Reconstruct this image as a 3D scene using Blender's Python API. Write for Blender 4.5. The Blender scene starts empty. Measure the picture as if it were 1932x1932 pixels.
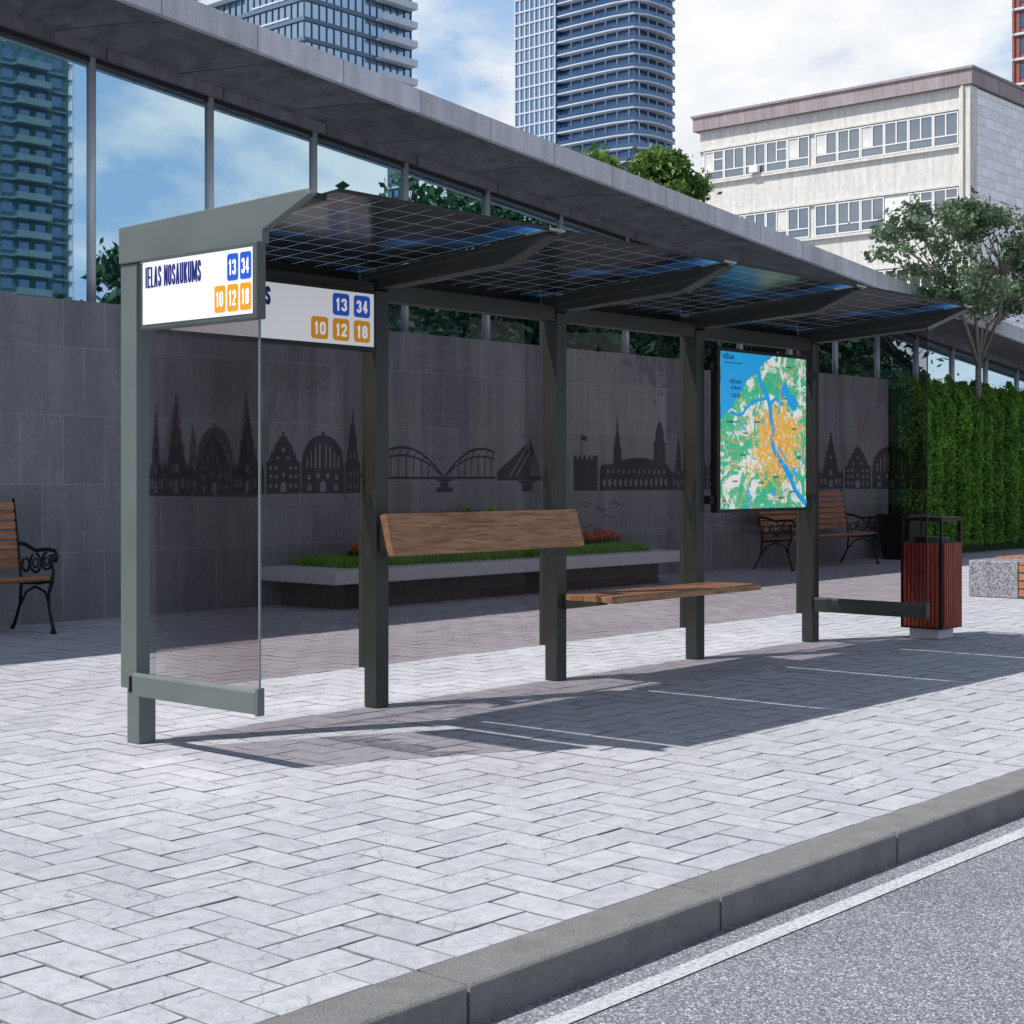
import bpy, math, random
import numpy as np
from mathutils import Vector, Matrix
random.seed(7); rng=np.random.default_rng(7)
S=bpy.context.scene
COL=S.collection

# ------------------------------------------------------------------ materials
def newmat(name):
    m=bpy.data.materials.new(name); m.use_nodes=True
    nt=m.node_tree; nt.nodes.clear()
    out=nt.nodes.new('ShaderNodeOutputMaterial')
    return m,nt,out
def N(nt,t,**kw):
    n=nt.nodes.new(t)
    for k,v in kw.items(): setattr(n,k,v)
    return n
def L(nt,a,b): nt.links.new(a,b)
def c4(c): return (c[0],c[1],c[2],1)
def mixc(nt,fac,a,b,blend='MIX'):
    n=nt.nodes.new('ShaderNodeMix'); n.data_type='RGBA'; n.blend_type=blend
    for sock,val in ((n.inputs[0],fac),(n.inputs[6],a),(n.inputs[7],b)):
        if isinstance(val,(int,float)): sock.default_value=val
        elif isinstance(val,tuple): sock.default_value=c4(val)
        else: nt.links.new(val,sock)
    return n.outputs[2]
def ramp(nt,src,stops):
    r=nt.nodes.new('ShaderNodeValToRGB'); e=r.color_ramp.elements
    while len(e)<len(stops): e.new(0.5)
    for i,(p,c) in enumerate(stops):
        e[i].position=p; e[i].color=c4(c) if not isinstance(c,(int,float)) else (c,c,c,1)
    nt.links.new(src,r.inputs[0]); return r.outputs[0]
def coords(nt,scale=(1,1,1),kind='Object'):
    tc=nt.nodes.new('ShaderNodeTexCoord'); mp=nt.nodes.new('ShaderNodeMapping')
    mp.inputs['Scale'].default_value=scale
    nt.links.new(tc.outputs[kind],mp.inputs[0]); return mp.outputs[0]
def noise(nt,vec,scale,detail=4,rough=.6,dist=0):
    n=nt.nodes.new('ShaderNodeTexNoise'); n.inputs['Scale'].default_value=scale
    n.inputs['Detail'].default_value=detail; n.inputs['Roughness'].default_value=rough
    n.inputs['Distortion'].default_value=dist
    nt.links.new(vec,n.inputs['Vector']); return n.outputs[0]
def bump(nt,h,strength,dist=.01):
    b=nt.nodes.new('ShaderNodeBump'); b.inputs['Strength'].default_value=strength
    b.inputs['Distance'].default_value=dist; nt.links.new(h,b.inputs['Height']); return b.outputs[0]
def pr(nt,out,col,rough=.5,metal=0,spec=.5,nrm=None):
    p=nt.nodes.new('ShaderNodeBsdfPrincipled')
    if isinstance(col,tuple): p.inputs['Base Color'].default_value=c4(col)
    else: nt.links.new(col,p.inputs['Base Color'])
    if isinstance(rough,(int,float)): p.inputs['Roughness'].default_value=rough
    else: nt.links.new(rough,p.inputs['Roughness'])
    p.inputs['Metallic'].default_value=metal; p.inputs['Specular IOR Level'].default_value=spec
    if nrm is not None: nt.links.new(nrm,p.inputs['Normal'])
    if out: nt.links.new(p.outputs[0],out.inputs[0])
    return p
def sc(c,k): return tuple(x*k for x in c)
def pmat(name,col,rough=.5,metal=0,var=.12,scale=3,bmp=0,bscale=60,spec=.5,bdist=.004):
    m,nt,out=newmat(name); v=coords(nt)
    n=noise(nt,v,scale,4,.65)
    c=mixc(nt,ramp(nt,n,[(.3,0.),(.7,1.)]),sc(col,1-var),sc(col,1+var))
    r=ramp(nt,n,[(.3,max(0,rough-.08)),(.7,min(1,rough+.1))])
    nr=bump(nt,noise(nt,v,bscale,3,.7),bmp,bdist) if bmp else None
    pr(nt,out,c,r,metal,spec,nr); return m

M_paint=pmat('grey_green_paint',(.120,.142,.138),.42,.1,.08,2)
M_post=pmat('grey_green_paint_shade',(.044,.049,.044),.42,.1,.12,2,spec=.4)  # same shelter paint, with shade put into the colour for inner parts
M_dark=pmat('dark_metal',(.014,.015,.015),.4,.3,.1,3)
M_black=pmat('wrought_iron',(.012,.012,.013),.4,.5,.2,8)
M_steel=pmat('mullion_steel',(.46,.48,.52),.4,.3,.08,3)
M_clamp=pmat('alu_cap',(.36,.37,.33),.4,.5,.1,9)

def concrete(name,col,var=.25,scale=1.5,streak=False,bmp=.3,joints=None,bd=.006):
    m,nt,out=newmat(name); v=coords(nt)
    n1=noise(nt,v,scale,5,.7); n2=noise(nt,v,scale*14,5,.75)
    c=mixc(nt,ramp(nt,n1,[(.3,0.),(.72,1.)]),sc(col,1-var),sc(col,1+var))
    c=mixc(nt,.55,c,ramp(nt,n2,[(.3,sc(col,.75)),(.7,sc(col,1.25))]))
    if streak:
        vs=coords(nt,(1.6,1.6,.16)); s=noise(nt,vs,2.5,5,.7)
        k=.5 if streak is True else streak
        c=mixc(nt,ramp(nt,s,[(.42,0.),(.66,k)]),c,sc(col,.5))
    if joints:
        w,hh,off,jc,ms=joints
        sep=N(nt,'ShaderNodeSeparateXYZ'); tc=N(nt,'ShaderNodeTexCoord'); L(nt,tc.outputs['Object'],sep.inputs[0])
        cb=N(nt,'ShaderNodeCombineXYZ')
        ad=N(nt,'ShaderNodeMath',operation='ADD'); L(nt,sep.outputs[0],ad.inputs[0]); L(nt,sep.outputs[1],ad.inputs[1])
        L(nt,ad.outputs[0],cb.inputs[0]); L(nt,sep.outputs[2],cb.inputs[1])
        b=N(nt,'ShaderNodeTexBrick'); b.offset=off; b.squash=1
        b.inputs['Scale'].default_value=1; b.inputs['Brick Width'].default_value=w; b.inputs['Row Height'].default_value=hh
        b.inputs['Mortar Size'].default_value=ms; b.inputs['Mortar Smooth'].default_value=.4; b.inputs['Bias'].default_value=0
        b.inputs['Color1'].default_value=(.9,.9,.9,1); b.inputs['Color2'].default_value=(1.08,1.08,1.1,1); b.inputs['Mortar'].default_value=c4(jc)
        L(nt,cb.outputs[0],b.inputs['Vector'])
        c=mixc(nt,1.,c,b.outputs['Color'],'MULTIPLY')
    pr(nt,out,c,.85,0,.3,bump(nt,n2,bmp,bd) if bmp>.15 else None); return m

M_wall=concrete('wall_slab_stone',(.205,.207,.222),.30,1.3,.6,.5,(.43,.62,.5,(1.4,1.4,1.42),.005))
M_lintel=concrete('lintel_concrete',(.150,.150,.165),.42,1.5,.8,.4,(1.37,6,0,(.25,.25,.25),.012))
M_fascia=concrete('fascia_concrete',(.56,.57,.61),.22,2,.5,.3,(1.1,6,0,(.5,.5,.5),.010))
M_kerb=concrete('kerb_concrete',(.36,.355,.36),.38,9,False,1.,None,.022)
M_slab=concrete('planter_concrete',(.54,.55,.56),.15,2.5,False,.3)
M_pbase=concrete('planter_stone',(.085,.07,.065),.45,3,False,.5)
M_soil=concrete('soil',(.05,.08,.02),.4,5,False,.1)
M_bconc=concrete('office_concrete',(.64,.63,.60),.10,.35,.4,.1)
M_btile=concrete('office_tile',(.82,.83,.85),.05,.4,False,.05,(.9,.45,.5,(.70,.70,.71),.03))
M_parapet=concrete('parapet_brown',(.34,.29,.30),.22,.8,.45,.1,(1.5,9,0,(.6,.6,.6),.02))
M_joint=concrete('sand_joint',(.06,.06,.063),.3,6,False,.1)
M_gmisc=concrete('ground_concrete',(.30,.30,.32),.15,.3,False,.1)

def paver_mat():
    m,nt,out=newmat('paver_stone'); v=coords(nt)
    at=N(nt,'ShaderNodeAttribute',attribute_name='rnd')
    n1=noise(nt,v,.8,6,.65); n2=noise(nt,v,12,7,.78)
    col=(.455,.462,.500)
    c=mixc(nt,ramp(nt,n1,[(.3,0.),(.7,1.)]),sc(col,.86),sc(col,1.10))
    c=mixc(nt,.55,c,ramp(nt,n2,[(.34,sc(col,.66)),(.58,sc(col,1.10))]))
    c=mixc(nt,1.,c,ramp(nt,at.outputs['Fac'],[(0,(.90,.90,.92)),(1,(1.05,1.05,1.04))]),'MULTIPLY')
    nd=N(nt,'ShaderNodeTexNoise'); nd.inputs['Scale'].default_value=5; nd.inputs['Detail'].default_value=4; L(nt,v,nd.inputs['Vector'])
    dv_=mixc(nt,.25,v,nd.outputs[1],'ADD')
    vo=N(nt,'ShaderNodeTexVoronoi',feature='DISTANCE_TO_EDGE'); vo.inputs['Scale'].default_value=4.6; L(nt,dv_,vo.inputs['Vector'])
    gate=ramp(nt,noise(nt,v,2.3,2,.5),[(.42,0.),(.52,1.)])
    cr=ramp(nt,vo.outputs[0],[(0,.55),(.014,1.)]); cr=mixc(nt,gate,(1.,1.,1.),cr)
    c=mixc(nt,1.,c,cr,'MULTIPLY')
    pr(nt,out,c,.8,0,.3,bump(nt,n2,.9,.012)); return m
M_paver=paver_mat()
def asphalt_mat():
    m,nt,out=newmat('asphalt'); v=coords(nt)
    vo=N(nt,'ShaderNodeTexVoronoi'); vo.inputs['Scale'].default_value=190; L(nt,v,vo.inputs['Vector'])
    sepc=N(nt,'ShaderNodeSeparateColor'); L(nt,vo.outputs['Color'],sepc.inputs[0])
    c=ramp(nt,sepc.outputs[0],[(0,(.09,.095,.115)),(.5,(.18,.187,.215)),(.8,(.29,.297,.33)),(1,(.56,.56,.60))])
    n=noise(nt,v,.9,5,.6)
    c=mixc(nt,1.,c,ramp(nt,n,[(.3,.78),(.7,1.12)]),'MULTIPLY')
    pr(nt,out,c,.8,0,.35,bump(nt,sepc.outputs[1],.6,.004)); return m
M_asph=asphalt_mat()
def mark_mat():
    m,nt,out=newmat('road_paint'); v=coords(nt)
    n=noise(nt,v,60,5,.8); n2=noise(nt,v,3,3,.6)
    c=mixc(nt,ramp(nt,n,[(.38,0.),(.54,1.)]),(.26,.26,.28),(.56,.57,.60))
    c=mixc(nt,1.,c,ramp(nt,n2,[(.3,.85),(.7,1.05)]),'MULTIPLY')
    pr(nt,out,c,.7,0,.3,bump(nt,n,.5,.004)); return m
M_mark=mark_mat()

def wood(name,a,b,sca=(1.2,14,14),rough=.55,dark=(.03,.015,.008),k=.75):
    m,nt,out=newmat(name); v=coords(nt,sca)
    n=noise(nt,v,2.2,5,.65,.6); n2=noise(nt,coords(nt,(sca[0]*2,sca[1]*5,sca[2]*5)),2,4,.6)
    c=ramp(nt,n,[(.25,a),(.7,b)])
    c=mixc(nt,ramp(nt,n2,[(.5,0.),(.72,k)]),c,dark)
    pr(nt,out,c,rough,0,.4,bump(nt,n2,.5,.004)); return m
M_wood=wood('oak_plank',(.22,.105,.052),(.52,.285,.155),(1.4,13,13),.6,(.05,.022,.012),.85)
M_wood2=wood('bench_slat_wood',(.25,.10,.05),(.48,.22,.115))
M_woodR=wood('red_slat_wood',(.20,.026,.015),(.38,.065,.038),(14,14,1.2))

def granite():
    m,nt,out=newmat('speckled_granite'); v=coords(nt)
    vo=N(nt,'ShaderNodeTexVoronoi'); vo.inputs['Scale'].default_value=90; L(nt,v,vo.inputs['Vector'])
    s=N(nt,'ShaderNodeSeparateColor'); L(nt,vo.outputs['Color'],s.inputs[0])
    c=ramp(nt,s.outputs[0],[(0,(.05,.05,.06)),(.4,(.17,.17,.19)),(1,(.38,.38,.40))])
    pr(nt,out,c,.6); return m
M_granite=granite()

def leafmat(name,a,b,trans=.25,scale=1.3):
    m,nt,out=newmat(name); v=coords(nt)
    n=noise(nt,v,scale,4,.75); n2=noise(nt,v,scale*18,2,.6)
    c=ramp(nt,n,[(.3,a),(.7,b)])
    c=mixc(nt,1.,c,ramp(nt,n2,[(.3,.6),(.7,1.45)]),'MULTIPLY')
    p=pr(nt,None,c,.55,0,.35)
    t=N(nt,'ShaderNodeBsdfTranslucent'); L(nt,c,t.inputs[0])
    mx=N(nt,'ShaderNodeMixShader'); mx.inputs[0].default_value=trans
    L(nt,p.outputs[0],mx.inputs[1]); L(nt,t.outputs[0],mx.inputs[2]); L(nt,mx.outputs[0],out.inputs[0]); return m
M_leafA=leafmat('leaf_grey_green',(.04,.08,.04),(.15,.22,.12))
M_leafB=leafmat('leaf_bright_green',(.035,.09,.015),(.14,.24,.05))
M_leafS=leafmat('leaf_street_tree',(.010,.04,.018),(.035,.10,.04),.15)
M_leafH=leafmat('hedge_leaf',(.04,.13,.015),(.19,.38,.05),.25,2.2)
M_grass=leafmat('grass_blade',(.12,.32,.022),(.28,.55,.06),.35,3)
M_leafR=leafmat('red_flower',(.48,.05,.03),(.80,.19,.09),.25,6)
M_bark=pmat('bark',(.19,.17,.15),.9,0,.35,8,.8,30)

def glassmat(name,tint):
    m,nt,out=newmat(name)
    v=coords(nt); n=noise(nt,v,1.5,2,.5)
    t=N(nt,'ShaderNodeBsdfTransparent'); L(nt,ramp(nt,n,[(.3,sc(tint,.985)),(.7,tint)]),t.inputs[0])
    g=N(nt,'ShaderNodeBsdfGlossy'); g.inputs['Roughness'].default_value=0.; g.inputs[0].default_value=(1,1,1,1)
    lw=N(nt,'ShaderNodeFresnel'); lw.inputs[0].default_value=1.22
    mx=N(nt,'ShaderNodeMixShader'); L(nt,lw.outputs[0],mx.inputs[0])
    L(nt,t.outputs[0],mx.inputs[1]); L(nt,g.outputs[0],mx.inputs[2]); L(nt,mx.outputs[0],out.inputs[0]); return m
M_glass=glassmat('tinted_glass',(.59,.53,.535))
def decalmat():
    m,nt,out=newmat('skyline_print')
    t=N(nt,'ShaderNodeBsdfTransparent'); d=N(nt,'ShaderNodeBsdfDiffuse')
    v=coords(nt); n=noise(nt,v,6,2,.5)
    L(nt,ramp(nt,n,[(.3,(.007,.006,.008)),(.7,(.011,.010,.012))]),d.inputs[0])
    mx=N(nt,'ShaderNodeMixShader'); mx.inputs[0].default_value=.66
    L(nt,t.outputs[0],mx.inputs[1]); L(nt,d.outputs[0],mx.inputs[2]); L(nt,mx.outputs[0],out.inputs[0]); return m
M_decal=decalmat()

def mirrormat(name,tint,rough=.03,dif=(.01,.03,.035),fac=.8,wav=.0):
    m,nt,out=newmat(name); v=coords(nt)
    g=N(nt,'ShaderNodeBsdfGlossy'); g.inputs[0].default_value=c4(tint); g.inputs['Roughness'].default_value=rough
    d=N(nt,'ShaderNodeBsdfDiffuse'); n=noise(nt,v,1,2,.5)
    L(nt,ramp(nt,n,[(.3,sc(dif,.7)),(.7,sc(dif,1.3))]),d.inputs[0])
    if wav:
        nb=bump(nt,noise(nt,v,.8,2,.4),wav,.02); L(nt,nb,g.inputs['Normal'])
    mx=N(nt,'ShaderNodeMixShader'); mx.inputs[0].default_value=fac
    L(nt,d.outputs[0],mx.inputs[1]); L(nt,g.outputs[0],mx.inputs[2]); L(nt,mx.outputs[0],out.inputs[0]); return m
M_mirror=mirrormat('facade_glass',(.60,.78,.88),.008,(.003,.03,.038),.88,.015)
M_tglass=mirrormat('tower_glass',(.50,.66,.84),.12,(.02,.045,.085),.65,.3)
M_tglass2=mirrormat('tower_glass_dark',(.16,.26,.42),.15,(.01,.03,.055),.6,.3)
M_bglass=mirrormat('office_window_glass',(.40,.45,.50),.1,(.12,.13,.14),.6,.2)
M_tslab=concrete('tower_slab',(.50,.56,.64),.08,.2,False,.05)
M_tslab2=concrete('tower_slab_dark',(.11,.17,.24),.15,.2,False,.05)
M_frameW=pmat('window_frame_white',(.74,.74,.72),.5,0,.08,1)
M_brickT=concrete('tower_red_brick',(.26,.10,.085),.1,.3,False,.05)
M_curtain=pmat('curtain',(.62,.62,.6),.9,0,.25,.9)

def solarmat():
    m,nt,out=newmat('solar_cells'); tc=N(nt,'ShaderNodeTexCoord')
    def grid(w,h,ms,off=(0,0,0)):
        mp=N(nt,'ShaderNodeMapping'); mp.inputs['Location'].default_value=off; L(nt,tc.outputs['Object'],mp.inputs[0])
        b=N(nt,'ShaderNodeTexBrick'); b.offset=0; b.inputs['Scale'].default_value=1
        b.inputs['Brick Width'].default_value=w; b.inputs['Row Height'].default_value=h
        b.inputs['Mortar Size'].default_value=ms; b.inputs['Mortar Smooth'].default_value=0
        L(nt,mp.outputs[0],b.inputs['Vector']); return b.outputs['Fac']
    g1=grid(.16,.16,.0013,(.02,.03,0)); g2=grid(.053,.65,.0005,(.02,.0,0))
    v=coords(nt); n=noise(nt,v,1.1,3,.5,.6)
    colr=ramp(nt,n,[(.46,(.0015,.002,.003)),(.60,(.003,.012,.04)),(.72,(.01,.07,.20))])  # blue glints of reflected sky painted as noise patches, here and in translucency
    p=pr(nt,None,colr,.20,0,.30)
    tb=N(nt,'ShaderNodeBsdfTranslucent'); L(nt,ramp(nt,n,[(.49,(.0,.0,.0)),(.60,(.003,.018,.05)),(.71,(.014,.11,.31))]),tb.inputs[0])
    pa=N(nt,'ShaderNodeAddShader'); L(nt,p.outputs[0],pa.inputs[0]); L(nt,tb.outputs[0],pa.inputs[1])
    t=N(nt,'ShaderNodeBsdfTransparent'); t.inputs[0].default_value=(.40,.52,.66,1)
    tl=N(nt,'ShaderNodeBsdfTranslucent'); tl.inputs[0].default_value=(.34,.42,.54,1)
    m0=N(nt,'ShaderNodeMixShader'); m0.inputs[0].default_value=.4
    L(nt,t.outputs[0],m0.inputs[1]); L(nt,tl.outputs[0],m0.inputs[2])
    m2=N(nt,'ShaderNodeMath',operation='MULTIPLY'); m2.inputs[1].default_value=.25; L(nt,g2,m2.inputs[0])
    mx_=N(nt,'ShaderNodeMath',operation='MAXIMUM'); L(nt,g1,mx_.inputs[0]); L(nt,m2.outputs[0],mx_.inputs[1])
    mx=N(nt,'ShaderNodeMixShader'); L(nt,mx_.outputs[0],mx.inputs[0])
    L(nt,pa.outputs[0],mx.inputs[1]); L(nt,m0.outputs[0],mx.inputs[2]); L(nt,mx.outputs[0],out.inputs[0]); return m
M_solar=solarmat()

def emis(name,col,e):
    m,nt,out=newmat(name); v=coords(nt); n=noise(nt,v,2,2,.5)
    c=ramp(nt,n,[(.3,sc(col,.97)),(.7,sc(col,1.0))])
    p=pr(nt,out,c,.35,0,.4); L(nt,c,p.inputs['Emission Color']); p.inputs['Emission Strength'].default_value=e; return m
M_signW=emis('sign_white',(.58,.59,.60),.48)
M_signB=emis('sign_blue',(.010,.075,.44),.3)
M_signO=emis('sign_amber',(.62,.27,.004),.28)
M_signT=emis('sign_navy_text',(.008,.01,.15),.1)
M_num=emis('sign_number_white',(.8,.8,.8),.35)
M_sea=emis('map_sea',(.012,.36,.74),.5)
M_mapk=emis('map_black',(.01,.01,.04),.1)
M_mroad=emis('map_road',(.80,.42,.08),.4)
M_mred=emis('map_red',(.7,.06,.03),.3)
def mapmat():
    m,nt,out=newmat('map_print'); tc=N(nt,'ShaderNodeTexCoord')
    mp=N(nt,'ShaderNodeMapping'); mp.inputs['Scale'].default_value=(1,0,1.); L(nt,tc.outputs['Generated'],mp.inputs[0]); v=mp.outputs[0]
    n1=noise(nt,v,7,7,.72,1.2); n2=noise(nt,v,10,8,.78,.6)
    c=ramp(nt,n1,[(.44,(.82,.82,.79)),(.465,(.82,.82,.79)),(.475,(.04,.50,.26)),(1,(.02,.42,.22))])
    ds=N(nt,'ShaderNodeVectorMath',operation='DISTANCE'); L(nt,v,ds.inputs[0]); ds.inputs[1].default_value=(.66,0,.42)
    sub=N(nt,'ShaderNodeMath',operation='SUBTRACT'); L(nt,n2,sub.inputs[0]); L(nt,ds.outputs['Value'],sub.inputs[1])
    town=ramp(nt,sub.outputs[0],[(.25,0.),(.265,1.)])
    c=mixc(nt,town,c,(.82,.50,.08))
    blk=ramp(nt,noise(nt,v,26,4,.7),[(.55,0.),(.58,1.)]); mu0=N(nt,'ShaderNodeMath',operation='MULTIPLY'); L(nt,blk,mu0.inputs[0]); L(nt,town,mu0.inputs[1])
    c=mixc(nt,mu0.outputs[0],c,(.82,.80,.72))
    wat=ramp(nt,noise(nt,v,5.2,5,.65,.8),[(.645,0.),(.652,1.)]); c=mixc(nt,wat,c,(.04,.42,.75))
    for scl,w,colr in ((24,.035,(.55,.24,.03)),(9,.016,(.82,.40,.07)),(4,.007,(.68,.20,.05))):
        vo=N(nt,'ShaderNodeTexVoronoi',feature='DISTANCE_TO_EDGE'); vo.inputs['Scale'].default_value=scl; L(nt,v,vo.inputs['Vector'])
        f=ramp(nt,vo.outputs[0],[(0,1.),(w,0.)])
        if scl==24:
            mu=N(nt,'ShaderNodeMath',operation='MULTIPLY'); L(nt,f,mu.inputs[0]); L(nt,town,mu.inputs[1]); f=mu.outputs[0]
        c=mixc(nt,f,c,colr)
    p=pr(nt,out,c,.35); L(nt,c,p.inputs['Emission Color']); p.inputs['Emission Strength'].default_value=.5; return m
M_map=mapmat()

# ------------------------------------------------------------------ mesh helpers
import bmesh
class MB:
    def __init__(s): s.v=[]; s.f=[]
    def box(s,x0,x1,y0,y1,z0,z1):
        b=len(s.v); s.v+=[(x0,y0,z0),(x1,y0,z0),(x1,y1,z0),(x0,y1,z0),(x0,y0,z1),(x1,y0,z1),(x1,y1,z1),(x0,y1,z1)]
        s.f+=[tuple(b+i for i in q) for q in ((0,3,2,1),(4,5,6,7),(0,1,5,4),(1,2,6,5),(2,3,7,6),(3,0,4,7))]; return s
    def hexa(s,pts):
        b=len(s.v); s.v+=[tuple(p) for p in pts]
        s.f+=[tuple(b+i for i in q) for q in ((0,3,2,1),(4,5,6,7),(0,1,5,4),(1,2,6,5),(2,3,7,6),(3,0,4,7))]; return s
    def prism(s,poly,axis,a,b_):
        def P(p,t): return (t,p[0],p[1]) if axis=='x' else ((p[0],t,p[1]) if axis=='y' else (p[0],p[1],t))
        b=len(s.v); n=len(poly)
        s.v+=[P(p,a) for p in poly]+[P(p,b_) for p in poly]
        s.f.append(tuple(range(b+n-1,b-1,-1))); s.f.append(tuple(range(b+n,b+2*n)))
        for i in range(n): j=(i+1)%n; s.f.append((b+i,b+j,b+n+j,b+n+i))
        return s
    def face(s,pts): b=len(s.v); s.v+=[tuple(p) for p in pts]; s.f.append(tuple(range(b,b+len(pts)))); return s
    def tube(s,pts,rad,n=8):
        pts=[Vector(p) for p in pts]; m=len(pts); b=len(s.v)
        if isinstance(rad,(int,float)): rad=[rad]*m
        prev=None
        for i,p in enumerate(pts):
            d=(pts[min(i+1,m-1)]-pts[max(i-1,0)]).normalized()
            a=prev if prev is not None else (Vector((1,0,0)) if abs(d.x)<.8 else Vector((0,1,0)))
            a=(a-d*a.dot(d))
            if a.length<1e-4: a=d.orthogonal()
            a.normalize(); prev=a; c=d.cross(a)
            for k in range(n):
                t=2*math.pi*k/n; s.v.append(tuple(p+(a*math.cos(t)+c*math.sin(t))*rad[i]))
        for i in range(m-1):
            for k in range(n):
                k2=(k+1)%n; s.f.append((b+i*n+k,b+i*n+k2,b+(i+1)*n+k2,b+(i+1)*n+k))
        s.f.append(tuple(b+k for k in range(n-1,-1,-1))); s.f.append(tuple(b+(m-1)*n+k for k in range(n)))
        return s
    def obj(s,name,mat,parent=None,loc=(0,0,0),bevel=0,smooth=False,fixn=True):
        o=Vector(loc); W=Vector(parent['_w']) if parent is not None and '_w' in parent else Vector((0,0,0))
        base=o
        me=bpy.data.meshes.new(name)
        me.from_pydata([(x-base[0],y-base[1],z-base[2]) for x,y,z in s.v],[],s.f)
        me.materials.append(mat); me.update()
        if fixn:
            bm=bmesh.new(); bm.from_mesh(me); bmesh.ops.recalc_face_normals(bm,faces=bm.faces); bm.to_mesh(me); bm.free()
        ob=bpy.data.objects.new(name,me); COL.objects.link(ob)
        if parent is not None: ob.parent=parent
        ob['_w']=tuple(base); ob.location=base-W
        if bevel:
            md=ob.modifiers.new('bevel','BEVEL'); md.width=bevel; md.segments=2; md.limit_method='ANGLE'
        if smooth:
            for p in me.polygons: p.use_smooth=True
        return ob
def empty(name,loc,label,cat,group=None):
    e=bpy.data.objects.new(name,None); COL.objects.link(e); e.location=loc; e['_w']=tuple(loc); e.empty_display_size=.3
    e['label']=label; e['category']=cat
    if group: e['group']=group
    return e
def tag(o,label,cat,group=None):
    o['label']=label; o['category']=cat
    if group: o['group']=group
def bx(name,d,mat,parent=None,bevel=0,loc=None):
    m=MB().box(*d); l=loc if loc is not None else ((d[0]+d[1])/2,(d[2]+d[3])/2,d[4])
    return m.obj(name,mat,parent,l,bevel)
def leaves(name,C,size,mat,parent=None,loc=(0,0,0),asp=1.6,sv=.35,updir=None,upw=0):
    C=np.asarray(C); n=len(C)
    a=rng.normal(size=(n,3))
    if updir is not None: a=a+np.array(updir)*upw
    a/=np.linalg.norm(a,axis=1)[:,None]
    b=rng.normal(size=(n,3)); b-=a*(a*b).sum(1)[:,None]; b/=np.linalg.norm(b,axis=1)[:,None]
    s=(size*(1+sv*rng.normal(size=n)).clip(.4,2))[:,None]
    A=a*s*asp*.5; B=b*s*.5
    V=np.stack([C-A,C+B*.9,C+A,C-B*.9],1).reshape(-1,3)-np.array(loc)
    F=np.arange(4*n).reshape(-1,4)
    me=bpy.data.meshes.new(name); me.from_pydata(V.tolist(),[],F.tolist()); me.materials.append(mat); me.update()
    ob=bpy.data.objects.new(name,me); COL.objects.link(ob); ob['_w']=tuple(loc)
    W=Vector(parent['_w']) if parent is not None else Vector((0,0,0))
    if parent is not None: ob.parent=parent
    ob.location=Vector(loc)-W
    return ob
def textmesh(body,bold=.0,space=1.):
    cu=bpy.data.curves.new('t','FONT'); cu.body=body; cu.offset=bold; cu.resolution_u=4; cu.space_character=space
    o=bpy.data.objects.new('t',cu); COL.objects.link(o)
    bpy.context.view_layer.update()
    me=bpy.data.meshes.new_from_object(o.evaluated_get(bpy.context.evaluated_depsgraph_get()))
    bpy.data.objects.remove(o); return me
def fit_text(name,body,org,u,W,H,mat,parent,bold=.02,space=1.):
    me=textmesh(body,bold,space); xs=[v.co.x for v in me.vertices]; ys=[v.co.y for v in me.vertices]
    x0,x1,y0,y1=min(xs),max(xs),min(ys),max(ys); u=Vector(u)
    for v in me.vertices:
        v.co=u*((v.co.x-x0)/(x1-x0)*W)+Vector((0,0,(v.co.y-y0)/(y1-y0)*H))
    me.materials.clear(); me.materials.append(mat); me.name=name
    ob=bpy.data.objects.new(name,me); COL.objects.link(ob); ob.parent=parent; ob['_w']=tuple(org)
    ob.location=Vector(org)-Vector(parent['_w']); return ob
def rrect(w,h,r,n=5):
    P=[]
    for cx,cy,a0 in ((w-r,r,-90),(w-r,h-r,0),(r,h-r,90),(r,r,180)):
        for i in range(n+1):
            a=math.radians(a0+90*i/n); P.append((cx+r*math.cos(a),cy+r*math.sin(a)))
    return P
def smoothp(pts,k=4,closed=False):
    out=[]; n=len(pts)
    rngi=range(n) if closed else range(n-1)
    for i in rngi:
        if closed: p0,p1,p2,p3=pts[(i-1)%n],pts[i],pts[(i+1)%n],pts[(i+2)%n]
        else: p0,p1,p2,p3=pts[max(i-1,0)],pts[i],pts[i+1],pts[min(i+2,n-1)]
        for j in range(k):
            t=j/k; f=lambda a,b,c,d:.5*(2*b+(c-a)*t+(2*a-5*b+4*c-d)*t*t+(3*b-a-3*c+d)*t**3)
            out.append((f(p0[0],p1[0],p2[0],p3[0]),f(p0[1],p1[1],p2[1],p3[1])))
    return out+([pts[0]] if closed else [pts[-1]])
LOOP=[(.5,1),(.9,.93),(1,.75),(1,.25),(.9,.07),(.5,0),(.1,.07),(0,.25),(0,.75),(.1,.93)]
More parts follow.
